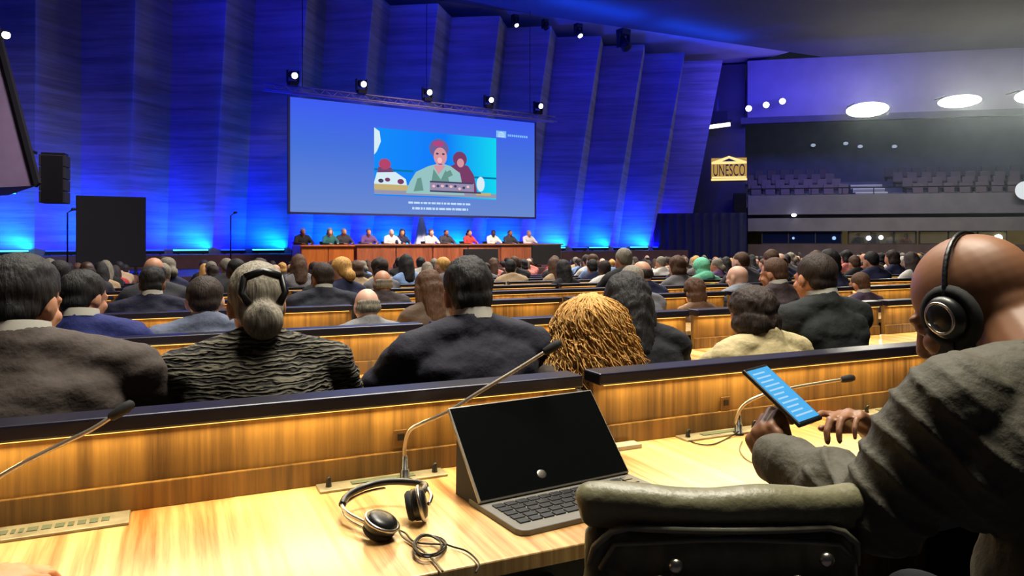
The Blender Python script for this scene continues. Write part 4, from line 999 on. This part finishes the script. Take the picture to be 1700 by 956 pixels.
for i in range(2):
    w_ = (lt1 - lt0) / 2; b = MB(); b.box2((w_ * i + .01, 0, 0), (w_ * (i + 1) - .01, .05, .70)); b.build('front_panel', M_OR, lt, bevel=.006)
for x in (0, lt1 - lt0 - .05):
    b = MB(); b.box2((x, .05, 0), (x + .05, .86, .70)); b.build('side_panel', M_OR, lt)
sp = [(503, 5, 'black', 'dark brown', 2, 'person in black at the end of the short orange table'), (548, 2, 'teal', 'grey', 5, 'grey-haired person in teal at the short orange table'), (572, 1, 'charcoal', 'grey', 1, 'person in charcoal at the short orange table'), (612, 0, 'purple', 'brown', 1, 'person in purple at the stage table, nearest the orange table'),
      (650, 5, 'white', 'white', 5, 'white-haired person in white at the stage table'), (668, 2, 'dark blue', 'black', 1, 'person in dark blue beside the white-haired panelist'), (716, 3, 'white', 'brown', 5, 'person in white right of the white flag'), (742, 1, 'charcoal', 'black', 2, 'person in charcoal at the middle of the stage table'),
      (780, 6, 'red', 'black', 1, 'person in red with black hair at the stage table'), (818, 4, 'white', 'black', 4, 'person in white with black hair between red and charcoal panelists'), (848, 1, 'charcoal', 'dark brown', 2, 'person in charcoal near the right end of the stage table'), (878, 0, 'white', 'grey', 1, 'person in white at the right end of the stage table')]
for px, vi, tk, hk, sk, lab in sp:
    d = 3.75 if px > 590 else 4.0; p = S(t_at(px, d), d - .1, SZ)
    put_person(variants[vi][1], lab, p, UANG + PI, CR(TOPS[tk]), HAIR[hk], SKINS[sk], 1.0, 'panelists seated on the stage', 'top')
    c = dark_chair(dup(chair0, p, UANG + PI, 'dark chair behind the ' + ' '.join(lab.split()[:10]), 'panelists chairs'))
# furled white flag on a pole
fp = S(t_at(700, 2.6), 2.6, SZ); fl = thing('flag_stand', 'furled white flag on a pole behind the stage table', 'flag', fp, UANG)
b = MB(); b.tube([(0, 0, 0), (0, 0, .04), (0, 0, .05), (0, 0, 2.05), (0, 0, 2.1)], [.18, .18, .02, .02, .01], 10); b.build('pole', mat('brass', (180, 150, 80), .3, 1), fl, True)
b = MB(); n = 26; vs = []
for k in range(12):
    z = 2.0 - k * .12; r = .03 + .24 * (k / 11) ** 1.1
    for j in range(n): a = 2 * PI * j / n; q = r * (1 + .28 * math.sin(5 * a + k * .2)); vs.append((q * math.cos(a), q * math.sin(a) * .6, z))
b.add(vs, [(k * n + j, k * n + (j + 1) % n, (k + 1) * n + (j + 1) % n, (k + 1) * n + j) for k in range(11) for j in range(n)]); b.build('flag_cloth', mat('pale_flag', (200, 214, 240), .8), fl, True)
# stage monitors and big black panel
def monitor(label, px0, px1, py0, d, name='stage_monitor', zz=SZ, legs=True):
    t0 = t_at(px0, d); t1 = t_at(px1, d); p = S((t0 + t1) / 2, d, zz); z = (p.x * SA + p.y * CA)
    top = CAMH - (py0 - HY) * z / FOC - zz; w = t1 - t0
    th = thing(name, label, 'monitor', p, UANG)
    b = MB(); b.box((0, 0, top * .55), (w, .1, top * .9)); b.build('cabinet', M_BLACKM, th, bevel=.015)
    b = MB(); b.box((0, .056, top * .57), (w * .92, .01, top * .78)); b.build('screen', mat('dark_glass', (10, 12, 12), .12), th)
    for s in (-1, 1):
        b = MB(); b.box((s * w * .35, 0, .03), (.08, .5, .06)).box((s * w * .35, 0, top * .08), (.06, .06, top * .16)); b.build('foot', M_BLACK, th)
    return th
monitor('black stage monitor standing before the middle of the stage table', 770, 826, 413, 6.0)
monitor('dark stage monitor at the end of the stage table nearest the wash lights', 883, 930, 406, 6.2)
monitor('large black display panel standing alone on the stage front', 126, 242, 326, 5.2, 'display_panel')
p = P(14, 440, 15.5); th = thing('equipment_case', 'low black equipment case at the picture edge before the blue wall', 'case', (p.x, p.y, fz(p.y)), UANG)
b = MB(); b.box((-.3, 0, .58), (1.3, .7, 1.12)); b.build('body', M_BLACKM, th, bevel=.02)
b = MB(); b.box((-.3, 0, 1.17), (1.32, .72, .06)); b.build('lid', M_BLACK, th, bevel=.01)
b = MB(); b.tube([(-.5, -.36, .8), (-.48, -.4, .8), (-.12, -.4, .8), (-.1, -.36, .8)], .015, 6); b.build('handle', M_STEEL, th, True)
# microphone stand on the stage front
for px, lab in ((383, 'thin dark microphone stand on the empty stage part'), (112, 'dark tripod stand beside the large black display panel')):
    p = S(t_at(px, 5.8), 5.8, SZ); th = thing('microphone_stand', lab, 'stand', p, .3)
    for a in (0, 2.1, 4.2):
        b = MB(); b.tube([(0, 0, .3), (.3 * math.cos(a), .3 * math.sin(a), .015)], .015, 6); b.build('leg', M_BLACK, th, True)
    b = MB(); b.tube([(0, 0, .28), (0, 0, 1.55), (.1, 0, 1.62)], .018, 6); b.build('pole', M_BLACK, th, True)
    b = MB(); b.ell((.13, 0, 1.64), (.06, .035, .035)); b.build('mic_head', M_BLACK, th, True)

# ================================================================== LEFT EDGE: balcony end, loudspeaker, bar light
M_PAR = mat('mauve_grey_parapet', (128, 112, 128), .8, nz=.1, ns=2)
zf = 14.0
def Q(px, py, z=None): return P(px, py, z or zf)
b = MB(); dz_ = CW(0, 3) - CW(0, 0)
b.prism([Q(-420, -560), Q(-160, -560), Q(2, 78), Q(62, 308), Q(-420, 330)], CW(-2.6, 3) - CW(0, 0)); struct(b.build('wall_balcony_left', M_PAR))
b = MB()
b.prism([Q(-164, -560), Q(-150, -560), Q(8, 74), Q(69, 304), Q(62, 311), Q(2, 82)], (CW(0, -.08) - CW(0, 0))); struct(b.build('trim_3', M_BLACKM))
p = P(7, 58, 13.4); th = thing('wall_spotlight', 'small white lamp clamped to the sloping black balcony edge', 'spotlight', p, YAW)
b = MB(); b.tube([(0, .12, 0), (0, -.05, 0), (0, -.1, -.02)], [.06, .08, .085], 12); b.build('housing', M_BLACK, th, True)
b = MB(); b.tube([(0, -.1, -.02), (0, -.112, -.022)], [.07, .07], 12); b.build('lens', EM_SPOT, th)
b = MB(); b.tube([(0, .1, 0), (0, .3, .1)], .02, 6); b.build('clamp', M_BLACK, th)
p = P(91, 338, 14.6); th = thing('loudspeaker', 'tall black loudspeaker hanging below the sloping balcony edge', 'loudspeaker', p, -.1)
w_ = 38 * 14.6 / FOC; h_ = 80 * 14.6 / FOC
for k in range(4):
    b = MB(); b.box((0, 0, h_ * (k + .5) / 4), (w_, .42, h_ / 4 - .012)); o = b.build('cabinet', M_BLACKM, th, bevel=.01)
b = MB(); b.box((0, 0, h_ + .02), (w_ * .9, .3, .04)); b.tube([(-.3, 0, h_ + .03), (-1.2, 0, h_ + .35)], .03, 6); b.build('bracket', M_BLACK, th)
b = MB(); b.box((0, -.215, h_ * .5), (w_ * .8, .01, h_ * .94)); b.build('grille', M_BLACK, th)
th = thing('led_wash_bar', 'green-cyan light bar glowing under the balcony at the picture edge', 'stage light', P(-8, 318, 19.5), UANG)
b = MB(); b.box((0, 0, .03), (.95, .12, .1)); b.build('housing', M_BLACKM, th); b = MB(); b.box((0, 0, -.03), (.9, .1, .03)); b.build('lens', emis('green_cyan_lens', (70, 235, 210), 2.0), th)
b = MB(); b.tube([(-.2, 0, .08), (-.2, 0, .9)], .02, 6).tube([(.2, 0, .08), (.2, 0, .9)], .02, 6); b.build('hanger', M_BLACK, th)
area_along('edge_wash', P(-8, 321, 19.6), (UN * -.5 + Vector((0, 0, -1))), UU, .9, .08, 60, (0, .35, 1))

# ================================================================== RIGHT WING
# temple-shaped lit emblem
def wz(px, s_guess=0):  # s along the wing for a pixel column at d
    rr = (px - CX) / FOC
    return lambda d: (rr * (37.7 - .977 * d) - (8.5 - .212 * d)) / (.977 + .212 * rr)
def WP(px, py, d):
    s = wz(px)(d); z = 37.7 - .212 * s - .977 * d; return s, CAMH - (py - HY) * z / FOC, z
s0, h0, z0 = WP(1180, 300, -.48); s1, h1, _ = WP(1241, 258, -.48)
w_ = s1 - s0; h_ = h1 - h0
em = thing('emblem_sign', 'glowing cream temple emblem with letter columns on the dark wall', 'sign', WG(s0, -.48, h0), WANG)
EMB = emis('emblem_glow', (255, 226, 150), 1.15); 
b = MB(); b.box2((.02, 0, .0), (w_ - .02, .05, h_ * .08)).box2((.06, 0, h_ * .10), (w_ - .06, .05, h_ * .16)); b.build('steps', EMB, em)
b = MB()
b.prism([(.04, 0, h_ * .68), (w_ - .04, 0, h_ * .68), (w_ - .04, 0, h_ * .76), (w_ / 2, 0, h_), (.04, 0, h_ * .76)], (0, .05, 0)); b.build('pediment', EMB, em)
b = MB(); b.prism([(w_ * .3, 0, h_ * .775), (w_ * .7, 0, h_ * .775), (w_ / 2, 0, h_ * .90)], (0, -.006, 0)); b.build('pediment_recess', M_DARK, em)
b = MB(); b.box2((.03, .052, h_ * .02), (w_ - .03, .09, h_ * .92)); b.build('back_plate', emis('emblem_back', (200, 160, 84), .8), em)
fc = bpy.data.curves.new('letters', 'FONT'); fc.body = 'UNESCO'; fc.size = 1; fc.extrude = .02; fc.align_x = 'CENTER'; fc.space_character = 1.08
fo = bpy.data.objects.new('letters', fc); COL.objects.link(fo); dg = bpy.context.evaluated_depsgraph_get(); dg.update()
lm = bpy.data.meshes.new_from_object(fo.evaluated_get(dg)); bpy.data.objects.remove(fo)
xs = [v.co.x for v in lm.vertices]; ys_ = [v.co.y for v in lm.vertices]; kx = (w_ * .86) / (max(xs) - min(xs)); ky = (h_ * .48) / (max(ys_) - min(ys_)); my = min(ys_)
lm.transform(Matrix.Translation((w_ / 2, 0, h_ * .18)) @ Matrix.Rotation(PI / 2, 4, 'X') @ Matrix.Diagonal((kx, ky, 1, 1)) @ Matrix.Translation((0, -my, 0)))
lo = bpy.data.objects.new('letter_columns', lm); COL.objects.link(lo); lo.parent = em; lm.materials.clear(); lm.materials.append(mat('letter_brown', (70, 44, 22), .6))
# dark curtain block and hanging speaker
s0, h0, _ = WP(1085, 356, 1.6); s1, _, _ = WP(1240, 356, 1.6)
M_CURT = mat('navy_curtain', (24, 26, 52), .9, nz=.15, ns=3)
b = MB(); n = 60; vs = []
for i in range(n + 1):
    x = (s1 - s0) * i / n; y = .06 * math.sin(i * 1.1); vs += [(x, y, 0), (x, y, h0 + .5)]
fs = [(2 * i, 2 * i + 2, 2 * i + 3, 2 * i + 1) for i in range(n)]; nb_ = len(vs); vs += [(x, y + .06, z) for x, y, z in vs]; fs += [tuple(nb_ + k for k in f[::-1]) for f in fs] + [(2 * i + 1, 2 * i + 3, nb_ + 2 * i + 3, nb_ + 2 * i + 1) for i in range(n)]
b.add(vs, fs); cu = b.build('stage_curtain', M_CURT, None, True, loc=WG(s0, 1.6, -.45), rotz=WANG); tag(cu, 'dark navy curtain screen standing between the folded wall and the gallery', 'curtain')
s0, h0, _ = WP(1228, 362, 0); th = thing('loudspeaker', 'slim black loudspeaker mounted on the dark wall below the glowing emblem', 'loudspeaker', WG(s0, 0, h0), WANG)
b = MB(); b.box((0, 0, .62), (.62, .4, 1.25)); b.build('cabinet', M_BLACKM, th, bevel=.02)
b = MB(); b.box((0, -.205, .62), (.52, .01, 1.15)); b.build('grille', M_BLACK, th)
b = MB(); b.box((0, .4, .8), (.1, .6, .08)); b.build('bracket', M_BLACK, th)
# floodlights
EM_FL = emis('flood_lamp', (255, 244, 205), 30)
def flood(label, px, py, wpx, hpx, col=(1, .95, .8), pw=220):
    s, h, z = WP(px, py, 1.6); w_ = wpx * z / FOC; h_ = hpx * z / FOC
    th = thing('floodlight', label, 'floodlight', WG(s, 1.6, h), WANG, 'floodlights under the bulkhead')
    b = MB(); b.box((0, .14, 0), (w_ * .8, .14, h_ * .7)); b.build('housing', M_BLACK, th, bevel=.03)
    b = MB(); b.ell((0, .0, 0), (w_ / 2, .07, h_ / 2), Matrix.Rotation(R(-4), 3, 'Y')); b.build('lamp_glass', EM_FL, th, True)
    b = MB(); b.tube([(-w_ * .3, .1, h_ / 2), (-w_ * .3, 1.58, h_ / 2 + .1)], .03, 6).tube([(w_ * .3, .1, h_ / 2), (w_ * .3, 1.58, h_ / 2 + .1)], .03, 6); b.build('arm', M_BLACK, th)
    pl_ = bpy.data.lights.new('flood_spill', 'POINT'); pl_.energy = pw * .45; pl_.color = (1, .97, .88); pl_.shadow_soft_size = .25; po = bpy.data.objects.new('flood_spill', pl_); COL.objects.link(po); po.location = WG(s, 2.1, h)
    l = area('flood_beam', WG(s, 1.75, h), WG(s - 2, 12, h - 5), w_, pw * .5, col, h_, spread=160)
flood('brilliant white oval floodlight nearer the glowing emblem', 1440, 182, 66, 24)
flood('brilliant white floodlight farther from the glowing emblem', 1593, 168, 66, 20)
flood('floodlight cut off at the picture edge under the bulkhead', 1712, 160, 50, 22)
for k, (px, py) in enumerate(((1243, 180), (1272, 174), (1299, 168))):
    s, h, z = WP(px, py, 1.0); th = thing('round_spotlight', 'small round white spotlight on the blue-lit bulkhead, %s counted from the emblem side' % ordn(k + 1), 'spotlight', WG(s, 1.0, h), WANG, 'row of three small spotlights')
    b = MB(); b.tube([(0, .5, .1), (0, .3, .03), (0, .02, 0)], [.05, .14, .17], 14); b.build('housing', M_BLACK, th, True)
    b = MB(); b.tube([(0, .03, 0), (0, .0, 0)], [.145, .145], 16); b.build('lens', EM_SPOT, th)
    b = MB(); b.tube([(0, .3, .1), (0, .6, .12), (0, .88, .12)], .03, 6); b.build('arm', M_BLACK, th)
s, h, z = WP(1192, 209, 1.0); th = thing('strip_light', 'short tilted white strip light above the glowing emblem', 'strip light', WG(s, 1.0, h), WANG)
b = MB(); Rz = Matrix.Rotation(R(-6), 3, 'Y'); b.box((0, 0, 0), (1.15, .12, .16), Rz); b.build('tube', emis('strip_tube', (255, 250, 235), 5), th)
b = MB(); b.box((0, .02, .16), (1.3, .3, .12), Rz).box((0, .1, .45), (.9, .5, .5)); b.build('housing', M_BLACKM, th)
b = MB(); b.box((0, .3, 1.0), (.08, .08, .8)); b.build('hanger', M_BLACK, th)
# downlights in the balcony soffit
for k, (px, py, em_) in enumerate(((1480, 293, 1), (1428, 243, 0), (1485, 243, 0), (1350, 241, 0), (1404, 238, 0))):
    s, h, z = WP(px, py, -8.75); th = thing('wall_downlight', 'tiny %s lamp on the upper back wall of the balcony, %s of five' % (('bright' if em_ else 'faint'), ordn(k + 1)), 'lamp', WG(s, -8.75, h), WANG)
    b = MB(); b.ell((0, 0, 0), (.14, .1, .10)); b.build('bulb', emis('down_b' if em_ else 'down_f', (235, 240, 250) if em_ else (150, 165, 190), 2.5 if em_ else 1), th, True)
    b = MB(); b.box((0, .15, .05), (.2, .2, .24)); b.build('housing', M_BLACK, th)
s, h, z = WP(1318, 357, .45); th = thing('wall_lamp', 'tiny bright lamp on the dark line between the two gallery fascias', 'lamp', WG(s, .45, h), WANG)
b = MB(); b.ell((0, 0, 0), (.12, .08, .08)); b.build('bulb', EM_SPOT, th, True); b = MB(); b.box((0, .12, 0), (.2, .1, .12)); b.build('bracket', M_BLACK, th)
s, h, z = WP(1702, 316, .6); th = thing('round_lamp', 'round white lamp disc cut off by the picture edge on the balcony front', 'lamp', WG(s, .6, h), WANG)
b = MB(); b.tube([(0, .0, 0), (0, -.04, 0), (0, -.09, 0)], [.42, .42, .36], 28); b.build('disc', emis('disc_white', (220, 228, 232), 1.0), th, True); b = MB(); b.tube([(0, .3, 0), (0, 0, 0)], [.3, .43], 20); b.build('housing', M_STEEL, th)
# balcony seats: rows of small chairs
def bseat_proto():
    th = thing('balcony_chair', 'x', 'chair')
    b = MB(); b.box((0, .1, .25), (.5, .45, .1)); b.build('seat', mat('balcony_red', (60, 40, 48), .7), th, bevel=.02)
    b = MB(); b.box((0, .34, .55), (.5, .08, .55), Matrix.Rotation(R(-8), 3, 'X')); b.build('backrest', mat('balcony_pale', (92, 80, 90), .7), th, bevel=.03)
    for s in (-1, 1):
        b = MB(); b.box((s * .22, .1, .1), (.04, .3, .2)); b.build('leg', M_BLACK, th)
    return th
bs = bseat_proto(); first = True; cnt = 0
for row in range(1, 5):
    x = 4.0; c = 0
    while x < 25:
        if 8.4 < x < 11.2: x += .7; continue
        c += 1; loc = WG(x, -(row * 1.7 + .35), 3.0 + row * .42)
        lab = 'pale-backed balcony seat, %s from the emblem side in tier %s' % (ordn(min(c, 39)), ordn(row))
        if first: bs.location = loc; bs.rotation_euler = (0, 0, WANG); bs['label'] = lab; bs['group'] = 'balcony seats'; first = False
        else: dup(bs, loc, WANG, lab, 'balcony seats')
        x += .72
# stair block with rail on the balcony, and the front rail
s, h, z = WP(1455, 325, -.4); th = thing('balcony_stair', 'pale grey stepped stair block with white nosings in the balcony', 'stair', WG(s, -.3, 3.0), WANG)
b = MB()
for k in range(5): b.box2((-.75, .05 + k * .5, 0), (.75, .55 + k * .5, .3 + k * .22))
b.build('steps', mat('stair_grey', (130, 134, 140), .8), th)
b = MB(); 
for k in range(5): b.box2((-.75, .03 + k * .5, .26 + k * .22), (.75, .07 + k * .5, .31 + k * .22))
b.build('nosings', mat('stair_white', (200, 204, 206), .6), th)
th = thing('balcony_rail', 'thin dark metal rail along the balcony front', 'rail', WG(3.4, -.1, 3.55), WANG)
b = MB(); b.tube([(0, 0, .35), (26, 0, .35)], .025, 6); b.build('handrail', M_BLACK, th)
b = MB()
for k in range(19): b.tube([(.1 + k * 1.43, 0, 0), (.1 + k * 1.43, 0, .35)], .02, 6)
b.build('posts', M_BLACK, th)
# interpreter booths below the gallery fascia
M_BOOTHG = mat('booth_glass', (24, 34, 66), .15, .3)
def booth(label, px0, px1, glass, lights=(), inside=None):
    s0 = wz(px0)(0.1); s1 = wz(px1)(0.1); w = s1 - s0
    th = thing('interpreter_booth', label, 'booth', WG(s0, .1, 1.14), WANG)
    b = MB(); b.box2((.04, .02, .04), (w - .04, .05, .6)); b.build('window_pane', glass, th)
    b = MB()
    for x in [0] + [w * k / 3 for k in (1, 2)] + [w - .05]: b.box2((x, 0, 0), (x + .05, .1, .64))
    b.box2((0, 0, 0), (w, .1, .05)); b.box2((0, 0, .59), (w, .1, .64)); b.build('window_frame', mat('booth_frame', (60, 56, 52), .5), th)
    for x, z, r, e_ in lights:
        b = MB(); b.ell((x * w, -.03, z), (r, .04, r)); b.build('lamp', e_, th, True)
    return th
g = bpy.data.materials.new('clear_pane'); g.use_nodes = True; bb = g.node_tree.nodes['Principled BSDF']; bb.inputs['Transmission Weight'].default_value = .9; bb.inputs['Roughness'].default_value = .02; bb.inputs['Alpha'].default_value = .35; bb.inputs['Base Color'].default_value = (.8, .85, .8, 1)
booth('dark blue-glazed interpreter booth nearest the navy curtain', 1264, 1398, M_BOOTHG, ((.9, .3, .09, emis('booth_dot', (150, 190, 230), 1.2)), (.4, .3, .06, emis('booth_dot', (150, 190, 230)))))
booth('warmly lit interpreter booth with two white lamps', 1408, 1522, g, ((.30, .3, .11, EM_SPOT), (.48, .33, .10, EM_SPOT)))
booth('dim interpreter booth behind the bald head', 1526, 1672, g, ((.9, .3, .16, EM_FL),))
area_along('booth_light', WG(14, -1.2, 2.4), (0, 0, -1), WV, 14, .5, 60, (1, .85, .55))
# people in the gallery behind the lit booth
for k, px in enumerate((1425, 1452, 1480, 1505)):
    s = wz(px)(-1.0)
    put_person(variants[(k * 3) % 7][1], 'person standing behind the lit booth glass, %s from the dark booth' % ordn(k + 1), WG(s, -1.0, .42), WANG, CR(TOPS[list(TOPS)[k * 2]]), HAIR['black'], SKINS[k], 1.0, 'people behind the booth glass', 'top')
mb = MB(); mb.box2((3.35, .1, -.5), (30, 2.7, .42)); struct(mb.build('gallery_floor', M_DARK, loc=WO, rotz=WANG))
for i in range(len(RIDGE)): pass

# thin stage haze hanging around the floodlights, fading out with distance
hz = bpy.data.materials.new('haze_air'); hz.use_nodes = True; nt = hz.node_tree; nt.nodes.remove(nt.nodes['Principled BSDF'])
vs_ = nt.nodes.new('ShaderNodeVolumeScatter'); vs_.inputs['Anisotropy'].default_value = .5; vs_.inputs['Color'].default_value = (.74, .9, 1, 1)
tc = nt.nodes.new('ShaderNodeTexCoord'); mp = nt.nodes.new('ShaderNodeMapping'); mp.vector_type = 'POINT'
mp.inputs['Location'].default_value = (-18 / 17, 3 / 17, -6.6 / 8.5); mp.inputs['Scale'].default_value = (1 / 17, 1 / 17, 1 / 8.5)
gr = nt.nodes.new('ShaderNodeTexGradient'); gr.gradient_type = 'QUADRATIC_SPHERE'; ml = nt.nodes.new('ShaderNodeMath'); ml.operation = 'MULTIPLY'; ml.inputs[1].default_value = .03
nt.links.new(tc.outputs['Object'], mp.inputs[0]); nt.links.new(mp.outputs[0], gr.inputs[0]); nt.links.new(gr.outputs['Fac'], ml.inputs[0]); nt.links.new(ml.outputs[0], vs_.inputs['Density'])
nt.links.new(vs_.outputs[0], nt.nodes['Material Output'].inputs['Volume'])
b = MB(); b.box2((2, -18, .2), (34, 8, 10.25)); o = b.build('haze', hz, None, False, loc=WO, rotz=WANG); tag(o, 'thin haze in the air glowing around the floodlights', 'haze', kind='stuff')

for k, (px, py, row, lab) in enumerate(((628, 604, 2, 'white paper sheets on the desk between the patterned knit and the navy suit'), (232, 632, 2, 'white paper on the desk beside the brown-grey jacket'), (1182, 568, 2, 'white paper on the desk left of the tousled dark bob'), (1500, 545, 2, 'white paper sheet on the desk before the bald head'), (1500, 515, 3, 'small white paper on the third-row desk beside the bald head'))):
    Y = 1.75 + 1.35 * (row - 1); h = .742 + fz(Y); p = PH(px, py, h); p.z = h
    lo_, hi_ = Y - .46, Y - .16; p.y = min(max(p.y, lo_), hi_)
    th = thing('paper_sheets', lab, 'paper', p, .2 * k - .3)
    b = MB(); b.box((0, 0, .002), (.21, .29, .004)).box((.012, .006, .0045), (.21, .29, .001), Matrix.Rotation(.06, 3, 'Z')); b.build('sheet', mat('paper_white', (226, 222, 208), .8), th)
